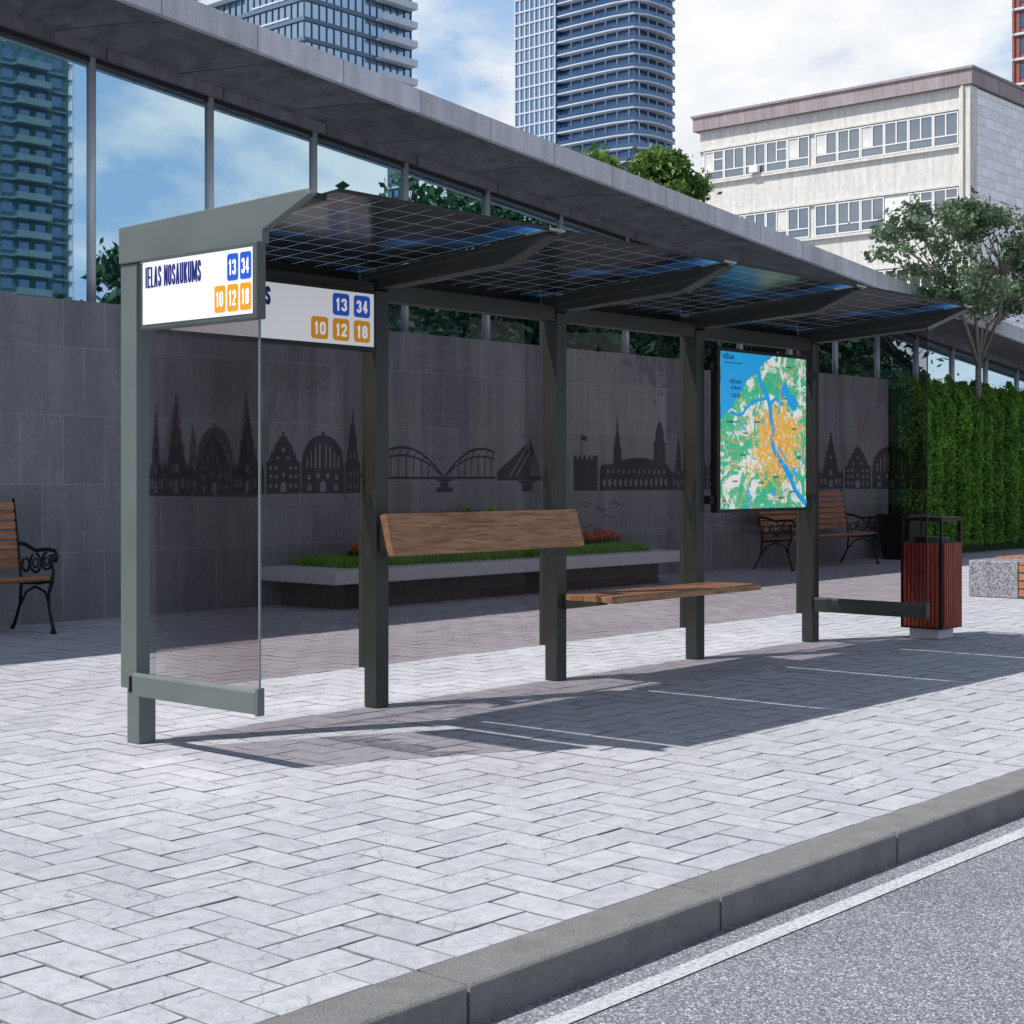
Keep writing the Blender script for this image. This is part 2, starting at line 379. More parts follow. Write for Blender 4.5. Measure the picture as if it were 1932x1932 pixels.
GL={'I':(.5,[[(.5,-.5),(.5,1.5)]]),
'E':(.92,[[(0,-.5),(0,1.5)],[(0,1),(1.5,1)],[(0,.5),(1.5,.5)],[(0,0),(1.5,0)]]),
'L':(.88,[[(0,-.5),(0,1.5)],[(0,0),(1.5,0)]]),
'A':(1.1,[[(-.1,-.5),(.5,1.5)],[(1.1,-.5),(.5,1.5)],[(.22,.25),(.78,.25)]]),
'S':(1,[smoothp([(1,.74),(.92,.93),(.5,1),(.08,.93),(0,.75),(.12,.59),(.5,.5),(.88,.41),(1,.25),(.92,.07),(.5,0),(.08,.07),(0,.26)],3)]),
'N':(1.12,[[(0,-.5),(0,1.5)],[(1,-.5),(1,1.5)],[(.0,1.2),(1,-.2)]]),
'O':(1.05,[smoothp(LOOP,3,True)]),
'U':(1.05,[[(0,1.5),(0,.3)]+smoothp([(0,.25),(.1,.07),(.5,0),(.9,.07),(1,.25)],3)+[(1,.3),(1,1.5)]]),
'K':(1.08,[[(0,-.5),(0,1.5)],[(.05,.35),(1.05,1.45)],[(.35,.62),(1.1,-.45)]]),
'M':(1.5,[[(0,-.5),(0,1.5)],[(1,-.5),(1,1.5)],[(.02,1.4),(.5,.05)],[(.98,1.4),(.5,.05)]]),
'0':(1,[smoothp(LOOP,3,True)]),
'1':(.8,[[(.65,-.5),(.65,1.5)],[(.05,.74),(.65,1.02)]]),
'2':(1,[smoothp([(0,.74),(.08,.93),(.5,1),(.92,.93),(1,.74),(.85,.52),(.4,.26),(.02,.0)],3),[(-.5,0),(1.5,0)]]),
'3':(1,[smoothp([(0,.76),(.08,.93),(.5,1),(.9,.93),(.96,.76),(.86,.58),(.45,.53)],3),smoothp([(.45,.53),(.9,.46),(1,.27),(.92,.07),(.5,0),(.08,.07),(0,.24)],3)]),
'4':(1.05,[[(.72,-.5),(.72,1.5)],[(-.1,.24),(1.5,.24)],[(.02,.24),(.68,1.25)]]),
'8':(1,[smoothp([(.5,1),(.86,.94),(.94,.76),(.84,.58),(.5,.53),(.16,.58),(.06,.76),(.14,.94)],3,True),smoothp([(.5,.53),(.88,.46),(1,.27),(.9,.06),(.5,0),(.1,.06),(0,.27),(.12,.46)],3,True)]),' ':(.55,[])}
def block_text(name,body,org,u,nrm,W,Hh,t,mat,parent,gap=.13):
    tot=sum(GL[c][0] for c in body)+gap*(len(body)-1); k=W/tot; m=MB(); x=0; org=Vector(org); lift=0
    for c in body:
        gw=GL[c][0]*k
        for st in GL[c][1]:
            # horizontal strokes are a little thinner than vertical ones
            hz=len(st)==2 and abs(st[0][1]-st[1][1])<.01
            tt=t*.85 if hz else t
            P=[]
            for (a,b) in st:
                X=t/2+(gw-t)*min(max(a,0),1)+( -t/2 if a<=-.5 else (t/2 if a>=1.5 else 0))
                Z=tt/2+(Hh-tt)*min(max(b,0),1)+( -tt/2 if b<=-.45 else (tt/2 if b>=1.45 else 0))
                P.append((x+X,Z))
            n=len(P); Lp=[];Rp=[]; closed=(abs(P[0][0]-P[-1][0])<1e-9 and abs(P[0][1]-P[-1][1])<1e-9)
            for i,p in enumerate(P):
                q0=P[i-1] if i>0 else (P[-2] if closed else p); q1=P[i+1] if i<n-1 else (P[1] if closed else p)
                dx,dz=q1[0]-q0[0],q1[1]-q0[1]; l=math.hypot(dx,dz) or 1
                nx,nz=-dz/l*tt/2,dx/l*tt/2
                Lp.append((p[0]-nx,min(max(p[1]-nz,0),Hh))); Rp.append((p[0]+nx,min(max(p[1]+nz,0),Hh)))
            off=nrm*(lift*.00012); lift=(lift+1)%5
            for i in range(n-1):
                m.face([org+u*q[0]+Vector((0,0,q[1]))+off for q in (Lp[i],Lp[i+1],Rp[i+1],Rp[i])])
        x+=gw+gap*k
    return m.obj(name,mat,parent,tuple(org),fixn=False)

# ------------------------------------------------------------------ setting
H=1.3
g=MB().face([(-600,-600,-.125),(900,-600,-.125),(900,900,-.125),(-600,900,-.125)]).obj('ground',M_gmisc); g['kind']='structure'
r=MB().face([(-60,-8,-.11),(140,-8,-.11),(140,2.746,-.11),(-60,2.746,-.11)]).obj('road',M_asph,loc=(0,0,-.11)); r['kind']='structure'
r=MB().face([(-60,2.566,-.106),(140,2.566,-.106),(140,2.632,-.106),(-60,2.632,-.106)]).obj('road_marking',M_mark,loc=(0,0,-.106)); r['kind']='structure'
mb=MB(); x=2.953-1.151*12
while x<60:
    x1=x+1.151-.012
    mb.prism([(2.745,-.12),(2.745,-.008),(2.753,0.001),(2.928,.002),(2.928,-.12)],'x',x,x1); x+=1.151
k=mb.obj('kerb',M_kerb,bevel=.003); k['kind']='structure'
k=bx('kerb_bed',(-12,60,2.75,2.93,-.123,-.05),M_joint); k['kind']='structure'
k=bx('far_kerb',(-60,140,-8.2,-8,-.12,.0),M_kerb); k['kind']='structure'
k=bx('far_pavement',(-60,140,-30,-8.2,-.12,-.002),M_gmisc); k['kind']='structure'
k=bx('pavement_bed',(-8,38,2.93,12.6,-.12,-.010),M_joint); k['kind']='structure'
k=bx('plaza_ground',(38,140,2.93,12.6,-.12,.0),M_paver); k['kind']='structure'

# herringbone pavers with worn, slightly chipped edges
s=.155; V=[];F=[];R=[];MI=[]
nx0,nx1=int(-6/s),int(37.5/s); ny1=int(9.45/s)
def paver(x0,x1,y0,y1):
    if y0<2.932 or y1>12.42:
        y0=max(y0,2.932); y1=min(y1,12.42)
        if y1-y0<.03: return
    gp=.0003+random.random()*.0019
    X0,X1,Y0,Y1=x0+gp,x1-gp,y0+gp,y1-gp
    lx,ly=X1-X0,Y1-Y0; nx_=4 if lx>ly else 2; ny_=4 if ly>lx else 2
    ring=[(X0+lx*i/nx_,Y0,0,1) for i in range(nx_)]+[(X1,Y0+ly*i/ny_,-1,0) for i in range(ny_)]+[(X1-lx*i/nx_,Y1,0,-1) for i in range(nx_)]+[(X0,Y1-ly*i/ny_,1,0) for i in range(ny_)]
    cx,cy=(X0+X1)/2,(Y0+Y1)/2
    dz=random.uniform(-.0016,.0006); tx=random.uniform(-.010,.010); ty=random.uniform(-.010,.010)
    b=len(V); n=len(ring); top=[];lowr=[]
    for (px,py,ix_,iy_) in ring:
        d=random.random()**3*.0060; e=.0018+random.random()*.0012
        sx=1 if px<cx else -1; sy=1 if py<cy else -1
        corner=(ix_==0 and (abs(px-X0)<1e-6 or abs(px-X1)<1e-6)) or (iy_==0 and (abs(py-Y0)<1e-6 or abs(py-Y1)<1e-6))
        ux,uy=(sx,sy) if corner else (ix_,iy_)
        qx,qy=px+ux*d,py+uy*d; lowr.append((qx,qy,-.002+dz))
        tx_,ty_=qx+ux*e,qy+uy*e; top.append((tx_,ty_,dz+tx*(tx_-cx)+ty*(ty_-cy)*.5))
    V.extend([(p[0],p[1],-.010) for p in ring]); V.extend(lowr); V.extend(top)
    F.append(tuple(range(b+2*n,b+3*n))); MI.append(0)
    for i in range(n):
        j=(i+1)%n; F.append((b+n+i,b+n+j,b+2*n+j,b+2*n+i)); F.append((b+i,b+j,b+n+j,b+n+i)); MI.extend([1,1])
    R.extend([random.random()]*(1+2*n))
for iy in range(-1,ny1+1):
    for ix in range(nx0,nx1):
        X=ix*s; Y=2.932+iy*s
        d=(ix-iy)%4
        if d==0: paver(X,X+2*s,Y,Y+s)
        elif d==3: paver(X,X+s,Y,Y+2*s)
me=bpy.data.meshes.new('pavement'); me.from_pydata(V,[],F); me.materials.append(M_paver)
M_pedge=concrete('paver_edge',(.17,.17,.178),.3,8,False,.1); me.materials.append(M_pedge)
me.polygons.foreach_set('material_index',MI)
at=me.attributes.new('rnd','FLOAT','FACE'); at.data.foreach_set('value',R); me.update()
pv=bpy.data.objects.new('pavement',me); COL.objects.link(pv); pv['kind']='structure'

# garden wall
w=bx('stone_wall',(-6,23.4,12.4,12.58,-.05,2.91),M_wall,bevel=.006,loc=(0,12.4,0)); tag(w,'dark grey stone slab wall below the glass facade','wall')

# glass building
B=empty('glass_building',(14,12.6,0),'low grey concrete building with long mirrored windows and sloping roof','building')
zt=lambda X: 5.305-.0904*(X-7.44)
YF=12.62
XA,XB=-3.9,34.0
MB().hexa([(XA,12.8,0),(XB,12.8,0),(XB,30,0),(XA,30,0),(XA,12.8,zt(XA)+.2),(XB,12.8,zt(XB)+.2),(XB,30,zt(XB)+.2),(XA,30,zt(XA)+.2)]).obj('wall',M_lintel,B,(14,12.8,0))
MB().box(23.42,XB,12.64,12.78,0,2.6).obj('wall',M_wall,B,(24,12.64,0))
MB().hexa([(XA,12.56,zt(XA)),(XB,12.56,zt(XB)),(XB,12.79,zt(XB)),(XA,12.79,zt(XA)),(XA,12.56,zt(XA)+.3),(XB,12.56,zt(XB)+.3),(XB,12.79,zt(XB)+.3),(XA,12.79,zt(XA)+.3)]).obj('lintel',M_lintel,B,(14,12.56,0))
za=lambda X: 5.14-.0945*(X-11.83); zb=lambda X: 5.385-.0945*(X-11.83)
MB().hexa([(XA,11.74,za(XA)+.02),(XB,11.74,za(XB)+.02),(XB,12.57,zt(XB)+.1),(XA,12.57,zt(XA)+.1),(XA,11.74,za(XA)+.1),(XB,11.74,za(XB)+.1),(XB,12.57,zt(XB)+.34),(XA,12.57,zt(XA)+.34)]).obj('soffit',M_lintel,B,(14,12,0))
MB().hexa([(XA,11.74,za(XA)+.09),(XB,11.74,za(XB)+.09),(XB,30,zt(XB)+.3),(XA,30,zt(XA)+.3),(XA,11.74,zb(XA)-.01),(XB,11.74,zb(XB)-.01),(XB,30,zb(XB)),(XA,30,zb(XA))]).obj('roof',M_fascia,B,(14,11.74,0))
MB().hexa([(XA,11.68,za(XA)),(XB,11.68,za(XB)),(XB,11.75,za(XB)),(XA,11.75,za(XA)),(XA,11.68,zb(XA)),(XB,11.68,zb(XB)),(XB,11.75,zb(XB)),(XA,11.75,zb(XA))]).obj('fascia',M_fascia,B,(14,11.68,0))
xm=8.41-1.37*9; i=0
while xm<XB-1.4:
    x0,x1=xm,xm+1.37
    lo=2.6
    tw_=random.uniform(-.003,.003)
    MB().hexa([(x0,YF+.03+tw_,lo),(x1-.004,YF+.03-tw_,lo),(x1-.004,YF+.05,lo),(x0,YF+.05,lo),(x0,YF+.03+tw_,zt(x0)+.02),(x1-.004,YF+.03-tw_,zt(x1)+.02),(x1-.004,YF+.05,zt(x1)+.02),(x0,YF+.05,zt(x0)+.02)]).obj('window',M_mirror,B,(x0,YF+.1,lo))
    MB().tube([(x0,YF+.015,lo),(x0,YF+.015,zt(x0)+.01)],.036,12).obj('mullion',M_steel,B,(x0,YF+.02,lo),smooth=True)
    MB().hexa([(x0+.03,YF-.0,zt(x0)-.05),(x1-.03,YF-.0,zt(x1)-.05),(x1-.03,YF+.024,zt(x1)-.05),(x0+.03,YF+.024,zt(x0)-.05),(x0+.03,YF-.0,zt(x0)+.01),(x1-.03,YF-.0,zt(x1)+.01),(x1-.03,YF+.024,zt(x1)+.01),(x0+.03,YF+.024,zt(x0)+.01)]).obj('window_head',M_dark,B,(x0,YF,3))
    xm+=1.37

# ------------------------------------------------------------------ bus shelter
SH=empty('bus_shelter',(7.7,6.2,0),'grey-green metal bus shelter with tinted glass and solar panel roof','bus shelter')
PX=[4.536,6.126,7.714,9.273,10.867]; PY=6.417
for i,x in enumerate(PX):
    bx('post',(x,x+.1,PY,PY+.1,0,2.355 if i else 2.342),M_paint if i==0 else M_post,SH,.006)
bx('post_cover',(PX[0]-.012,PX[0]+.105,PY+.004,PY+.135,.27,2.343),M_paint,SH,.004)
MB().prism([(6.552,2.525),(5.165,2.553),(5.14,2.528),(5.46,2.40),(5.46,2.345),(6.552,2.345)],'x',4.512,4.555).obj('end_fascia',M_paint,SH,(4.5,6,2.4),.005)
MB().prism([(6.55,2.462),(5.19,2.548),(5.19,2.52),(6.55,2.40)],'x',4.557,4.655).obj('end_filler',M_dark,SH,(4.6,6,2.4))
for i,x in enumerate(PX[1:]):
    MB().prism([(6.55,2.455),(5.18,2.555),(5.145,2.535),(5.46,2.415),(6.2,2.372),(6.55,2.357)],'x',x,x+.1).obj('bracket',M_post,SH,(x,6,2.4),.004)
    MB().prism([(5.30,2.556),(5.13,2.570),(5.13,2.558),(5.30,2.545)],'x',x-.01,x+.11).obj('bracket_cap',M_clamp,SH,(x,5.2,2.5),.002)
zp=lambda Y: 2.462+(6.55-Y)*.0735
for i in range(4):
    a=PX[i]+.101; b=PX[i+1]-.001
    bx('beam',(a,b,PY+.012,PY+.09,2.30,2.40),M_post,SH,.004)
    x0=PX[i]+.126; x1=PX[i+1]-.008
    if i==0: x0=4.682
    loc=(x0,5.16,zp(5.16))
    y0,y1=5.155,6.55
    MB().face([(x0,y0,zp(y0)),(x1,y0,zp(y0)),(x1,y1,zp(y1)),(x0,y1,zp(y1))]).obj('solar_panel',M_solar,SH,loc,fixn=False)
    fr=MB()
    fr.hexa([(x0,y0-.018,zp(y0)-.008),(x1,y0-.018,zp(y0)-.008),(x1,y0-.001,zp(y0)-.008),(x0,y0-.001,zp(y0)-.008),(x0,y0-.018,zp(y0)+.008),(x1,y0-.018,zp(y0)+.008),(x1,y0-.001,zp(y0)+.008),(x0,y0-.001,zp(y0)+.008)])
    fr.hexa([(x0,y1+.001,zp(y1)-.06),(x1,y1+.001,zp(y1)-.06),(x1,y1+.02,zp(y1)-.06),(x0,y1+.02,zp(y1)-.06),(x0,y1+.001,zp(y1)+.01),(x1,y1+.001,zp(y1)+.01),(x1,y1+.02,zp(y1)+.01),(x0,y1+.02,zp(y1)+.01)])
    for xe in (x0-.005,x1+.001):
        fr.hexa([(xe,y0-.018,zp(y0)-.006),(xe+.004,y0-.018,zp(y0)-.006),(xe+.004,y1,zp(y1)-.006),(xe,y1,zp(y1)-.006),(xe,y0-.018,zp(y0)+.006),(xe+.004,y0-.018,zp(y0)+.006),(xe+.004,y1,zp(y1)+.006),(xe,y1,zp(y1)+.006)])
    fr.obj('panel_frame',M_dark,SH,loc)
GY=6.555
for i,x in enumerate(PX):
    if i==0: continue
    bx('glass_upright',(x+.012,x+.05,PY+.1005,PY+.158,.22,2.355),M_post,SH,.003)
for i in range(4):
    a=PX[i]+.112 if i==0 else PX[i]+.052; b=PX[i+1]+.010
    me=bpy.data.meshes.new('glass_pane'); me.from_pydata([(0,0,0),(b-a,0,0),(b-a,0,2.12),(0,0,2.12)],[],[(0,1,2,3)]); me.materials.append(M_glass)
    o=bpy.data.objects.new('glass_pane',me); COL.objects.link(o); o.parent=SH; o['_w']=(a,GY,.22); o.location=Vector((a,GY,.22))-Vector(SH['_w'])
M_edge=pmat('glass_edge_green',(.16,.21,.20),.3,0,.1,5)
def sideglass(X,y0,y1,z0,z1,m):
    me=bpy.data.meshes.new('side_glass'); me.from_pydata([(0,0,0),(0,y1-y0,0),(0,y1-y0,z1-z0),(0,0,z1-z0)],[],[(0,1,2,3)]); me.materials.append(M_glass)
    o=bpy.data.objects.new('side_glass',me); COL.objects.link(o); o.parent=SH; o['_w']=(X,y0,z0); o.location=Vector((X,y0,z0))-Vector(SH['_w'])
    bx('glass_edge',(X-.005,X+.005,y0-.006,y0,z0-.03,z1),m,SH)
sideglass(4.505,5.470,6.285,.35,2.02,M_edge)
sideglass(10.90,5.458,6.414,.33,2.42,M_dark)
for X in (4.485,10.86):
    wd_=.036 if X<5 else .048
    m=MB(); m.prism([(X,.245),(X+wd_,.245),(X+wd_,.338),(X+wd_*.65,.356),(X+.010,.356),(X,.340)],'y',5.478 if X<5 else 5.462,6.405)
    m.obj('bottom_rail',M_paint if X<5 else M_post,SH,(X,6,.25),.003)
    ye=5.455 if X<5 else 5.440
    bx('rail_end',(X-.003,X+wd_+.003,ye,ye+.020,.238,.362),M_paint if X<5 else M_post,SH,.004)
    bx('clamp',(X-.01,X+.05,6.406,6.416,.26,.34),M_dark,SH,.002)
M_dark2=pmat('sign_case_paint',(.075,.092,.088),.4,.1,.08,3)
def sign(face,u0,plane,W,z0,z1,bw,pitch,col0,tx,tw,st,sd_):
    if face=='side':
        u=Vector((0,-1,0)); nrm=Vector((-1,0,0)); org=Vector((plane,u0,0))
        case=bx('sign',(plane,plane+.055,u0-W,u0,z0,z1),M_dark2,SH,.006)
    else:
        u=Vector((1,0,0)); nrm=Vector((0,-1,0)); org=Vector((u0,plane,0))
        case=bx('sign',(u0,u0+W,plane,plane+.07,z0,z1),M_dark,SH,.004)
    def quadm(name,a,b,c,d,off,mat):
        m=MB(); pts=[org+u*a+Vector((0,0,c))+nrm*off, org+u*b+Vector((0,0,c))+nrm*off, org+u*b+Vector((0,0,d))+nrm*off, org+u*a+Vector((0,0,d))+nrm*off]
        back=[p-nrm*.002 for p in pts]; m.hexa(back+pts); return m.obj(name,mat,case,tuple(pts[0]))
    quadm('sign_face',.024,W-.024,z0+.024,z1-.024,.003,M_signW)
    block_text('lettering','IELAS NOSAUKUMS',org+u*tx+Vector((0,0,2.196))+nrm*.0045,u,nrm,tw,.098,st,M_signT,case)
    rows=[(2.18,[('13',1,M_signB),('34',2,M_signB)]),(2.043,[('10',0,M_signO),('12',1,M_signO),('18',2,M_signO)])]
    for zb_,items in rows:
        for t,ci,mt in items:
            a=col0+ci*pitch; hh=.12
            P=rrect(bw,hh,min(bw,hh)*.16)
            m=MB(); m.face([org+u*(a+p[0])+Vector((0,0,zb_+p[1]))+nrm*.0045 for p in P]); m.obj('route_badge',mt,case,tuple(org+u*a+Vector((0,0,zb_))+nrm*.0045),fixn=False)
            block_text('route_number',t,org+u*(a+bw*.16)+Vector((0,0,zb_+hh*.20))+nrm*.006,u,nrm,bw*.68,hh*.58,sd_,M_num,case,.20)
sign('side',6.27,4.44,.86,2.0,2.342,.077,.0905,6.27-5.700,.046,.425,.0112,.0098)
sign('rear',4.64,6.345,1.42,2.0,2.34,.122,.1545,5.575-4.64,.035,.622,.0180,.0145)

# map case
mc=bx('map_case',(9.42,10.65,6.335,6.40,1.045,2.238),M_dark,SH,.004)
MX0,MX1,MZ0,MZ1=9.447,10.623,1.072,2.211
MB().face([(MX0,6.332,MZ0),(MX1,6.332,MZ0),(MX1,6.332,MZ1),(MX0,6.332,MZ1)]).obj('map_sheet',M_map,mc,(MX0,6.332,MZ0),fixn=False)
def mp(u,v,o=.0): return (MX0+u*(MX1-MX0),6.3305-o,MZ0+v*(MZ1-MZ0))
coast=[(0,.56),(.04,.60),(.10,.63),(.17,.70),(.24,.76),(.30,.83),(.36,.865),(.40,.87),(.45,.92),(.50,.955),(.57,.985),(.60,1)]
MB().face([mp(u,v) for u,v in coast]+[mp(0,1)]).obj('map_sea',M_sea,mc,mp(0,.5),fixn=False)
def strip(name,pts,w,mat,o):
    m=MB(); n=len(pts)
    L_=[];R_=[]
    for i,(a,b) in enumerate(pts):
        p0=pts[max(i-1,0)]; p1=pts[min(i+1,n-1)]; l=math.hypot(p1[0]-p0[0],p1[1]-p0[1]) or 1
        wi=w/2; nx,ny=-(p1[1]-p0[1])/l*wi,(p1[0]-p0[0])/l*wi
        L_.append((a-nx,b-ny)); R_.append((a+nx,b+ny))
    for i in range(n-1): m.face([mp(*L_[i],o),mp(*L_[i+1],o),mp(*R_[i+1],o),mp(*R_[i],o)])
    m.obj(name,mat,mc,mp(*pts[0]),fixn=False)
strip('map_river',smoothp([(.42,.90),(.45,.82),(.52,.74),(.56,.66),(.57,.58),(.60,.50),(.58,.44),(.63,.36),(.72,.28),(.80,.20),(.87,.11),(1.0,.02)]),.042,M_sea,.0008)
strip('map_river',smoothp([(.10,.62),(.22,.60),(.30,.66),(.40,.70),(.52,.72)]),.022,M_sea,.0006)
strip('map_river',smoothp([(.66,.40),(.74,.33),(.78,.25),(.84,.20)]),.015,M_sea,.0006)
strip('map_river',smoothp([(.56,.68),(.63,.72),(.70,.68)]),.026,M_sea,.0006)
MB().face([mp(u,v,.0007) for u,v in [(.66,.76),(.69,.80),(.74,.83),(.79,.79),(.80,.76),(.87,.74),(.89,.70),(.88,.66),(.85,.64),(.80,.67),(.77,.70),(.74,.74),(.70,.73)]]).obj('map_lake',M_sea,mc,mp(.7,.7),fixn=False)
for pts in ([(.60,.46),(.4,.5),(.2,.42),(0,.47)],[(.60,.46),(.45,.33),(.3,.18),(.2,0)],[(.6,.46),(.75,.55),(.9,.6),(1,.63)],[(.6,.46),(.78,.42),(1,.36)],[(.6,.46),(.66,.66),(.72,.85),(.9,.95)],[(.6,.46),(.66,.25),(.62,0)],[(.0,.25),(.25,.27),(.5,.22),(.75,.3),(1,.25)],[(.3,.62),(.36,.4),(.30,.18)],[(.6,.46),(.52,.62),(.40,.66)],[(.5,.52),(.7,.53),(.76,.42),(.68,.33),(.52,.36),(.47,.45),(.5,.52)]):
    strip('map_road',smoothp(pts),.008,M_mroad,.0010)
def mt(body,u,v,W,Hh,b=.02): fit_text('map_lettering',body,mp(u,v,.0014),(1,0,0),W,Hh,M_mapk,mc,b)
mt('RĪGA',.03,.953,.14,.040,.03); mt('RĪGAS',.10,.80,.15,.034); mt('JŪRAS',.11,.757,.13,.034); mt('LĪCIS',.12,.712,.11,.034)
mt('JŪRMALA',.06,.545,.17,.022)
strip('map_scale',[(.04,.93),(.24,.93)],.005,M_mapk,.0014)
for (u,v) in ((.38,.555),(.70,.72),(.82,.52),(.22,.34),(.13,.17),(.42,.16),(.80,.10),(.60,.20),(.88,.33),(.25,.48),(.75,.93),(.66,.06)):
    m=MB()
    for k_ in range(5): m.face([mp(u+k_*.012,v,.0014),mp(u+k_*.012+.008,v,.0014),mp(u+k_*.012+.008,v+.011,.0014),mp(u+k_*.012,v+.011,.0014)])
    m.obj('map_mark',M_mapk,mc,mp(u,v),fixn=False)
for (a,b,mt_) in ((.020,.020,M_sea),(.020,.034,M_mroad),(.020,.048,M_mred)):
    m=MB(); m.face([mp(a,b,.0014),mp(a+.035,b,.0014),mp(a+.035,b+.013,.0014),mp(a,b+.013,.0014)]); m.obj('map_mark',mt_,mc,mp(a,b),fixn=False)
for z in (1.14,2.1):
    bx('map_mount',(9.374,9.42,6.36,6.43,z-.03,z+.03),M_dark,SH,.003)
    bx('map_mount',(10.652,10.866,6.36,6.40,z-.03,z+.03),M_dark,SH,.003)

# timber backrest and seat
MB().hexa([(6.05,6.20,.872),(7.73,6.20,.872),(7.73,6.245,.862),(6.05,6.245,.862),(6.05,6.268,1.10),(7.73,6.268,1.10),(7.73,6.312,1.09),(6.05,6.312,1.09)]).obj('backrest',M_wood,SH,(6.05,6.2,.9),.006)
for x in (PX[1],PX[2]):
    MB().prism([(6.25,.89),(6.415,.89),(6.415,1.05),(6.305,1.06)],'x',x+.02,x+.08).obj('backrest_mount',M_post,SH,(x,6.3,.9),.003)
seat=MB()
ys=[5.975,6.115,6.255,6.395]
for i in range(3):
    seat.box(7.77+(.0 if i!=1 else .004),9.43,ys[i]+.003,ys[i+1]-.003,.512,.553)
seat.obj('seat',M_wood,SH,(7.77,6.2,.51),.006)
for x in (PX[2]+.04,PX[3]+.02):
    MB().prism([(6.08,.500),(6.415,.455),(6.415,.511),(6.08,.511)],'x',x+.02,x+.055).obj('seat_mount',M_post,SH,(x,6.3,.45),.003)

# skyline print
def curve2d(polys):
    cu=bpy.data.curves.new('c','CURVE'); cu.dimensions='2D'; cu.fill_mode='BOTH'
    for P in polys:
        sp=cu.splines.new('POLY'); sp.points.add(len(P)-1)
        for i,p in enumerate(P): sp.points[i].co=(p[0],p[1],0,1)
        sp.use_cyclic_u=True
    o=bpy.data.objects.new('c',cu); COL.objects.link(o); bpy.context.view_layer.update()
    me=bpy.data.meshes.new_from_object(o.evaluated_get(bpy.context.evaluated_depsgraph_get())); bpy.data.objects.remove(o)
    V=[(v.co.x,v.co.y) for v in me.vertices]; F=[tuple(p.vertices) for p in me.polygons]; bpy.data.meshes.remove(me); return V,F
def rect(x,y,w,h): return [(x,y),(x+w,y),(x+w,y+h),(x,y+h)]
def archw(x,y,w,h):
    P=[(x,y),(x+w,y),(x+w,y+h-w/2)]
    for i in range(1,6): a=math.pi*i/6; P.append((x+w/2+w/2*math.cos(a),y+h-w/2+w/2*math.sin(a)))
    P.append((x,y+h-w/2)); return P
def sym(P): return P+[(1-x,y) for x,y in reversed(P)]
def scl(P,x,w,h,z=0): return [(x+p[0]*w,z+p[1]*h) for p in P]
def church(x,w,h):
    o=sym([(0,0),(0,.26),(.06,.36),(.12,.26),(.24,.40),(.25,.52),(.31,.54),(.31,.64),(.40,.68),(.35,.72),(.42,.78),(.44,.84),(.42,.86),(.46,.90),(.48,.95),(.45,.965),(.485,.975),(.485,1.0)])
    hs=[archw(.42,.03,.16,.14)]+[archw(a,.08,.07,.11) for a in (.1,.24,.69,.83)]+[archw(.46,.52,.08,.07),archw(.44,.24,.12,.09)]
    return [scl(o,x,w,h)]+[scl(q,x,w,h) for q in hs]
def gable(x,w,h):
    o=sym([(0,0),(.02,.46),(.0,.50),(.06,.52),(.12,.56),(.14,.64),(.22,.70),(.26,.80),(.36,.85),(.38,.92),(.46,.93),(.47,1.0)])
    hs=[archw(.42,.03,.16,.17)]+[rect(a,b,.08,.055) for b in (.1,.25,.39) for a in (.1,.26,.66,.82)]+[rect(.46,.28,.08,.06),rect(.30,.55,.08,.05),rect(.60,.55,.08,.05),rect(.46,.68,.08,.06)]
    return [scl(o,x,w,h)]+[scl(q,x,w,h) for q in hs]
def hall(x,w,h):
    o=[(0,0),(.0,.40),(.02,.55)]
    for i in range(10): a=math.pi*(.95-.43*i/9); o.append((.5+.48*math.cos(a),.52+.42*math.sin(a)))
    o.append((.46,.99)); o=sym(o)
    hs=[archw(.43,.03,.14,.17),archw(.14,.05,.10,.10),archw(.76,.05,.10,.10),archw(.14,.22,.08,.08),archw(.78,.22,.08,.08),archw(.35,.25,.07,.08),archw(.58,.25,.07,.08)]
    for a,t in ((.12,.58),(.21,.68),(.31,.76),(.41,.80),(.555,.80),(.655,.76),(.755,.68),(.845,.58)): hs.append(archw(a,.40,.035,t-.40))
    return [scl(o,x,w,h)]+[scl(q,x,w,h) for q in hs]
def tower(x,w,h):
    o=sym([(0,0),(0,.36),(.08,.40),(.12,.36),(.14,.5),(.24,.53),(.24,.68),(.32,.70),(.34,.80),(.42,.84),(.46,.92),(.485,1.0)])
    hs=[rect(a,b,.06,.05) for b in (.06,.2) for a in (.15,.35,.58,.78)]+[rect(.33,.42,.07,.06),rect(.59,.42,.07,.06)]
    return [scl(o,x,w,h)]+[scl(q,x,w,h) for q in hs]
def house(x,w,h):
    o=[(0,0),(0,.62),(.04,.70),(.5,1.0),(.96,.70),(1,.62),(1,0)]
    hs=[archw(.40,.04,.2,.25)]+[rect(a,b,.12,.08) for a in (.12,.74) for b in (.12,.36,.56)]+[rect(.43,.40,.14,.08),rect(.43,.62,.14,.10)]
    return [scl(o,x,w,h)]+[scl(q,x,w,h) for q in hs]
def castle(x,w,h):
    o=[(0,0),(0,.9)]
    for i in range(5):
        a=i/5; o+=[(a,1.0),(a+.11,1.0),(a+.11,.9),(a+.2,.9)] if i<4 else [(a,1.0),(1,1.0)]
    o+=[(1,0)]
    return [scl(o,x,w,h)]
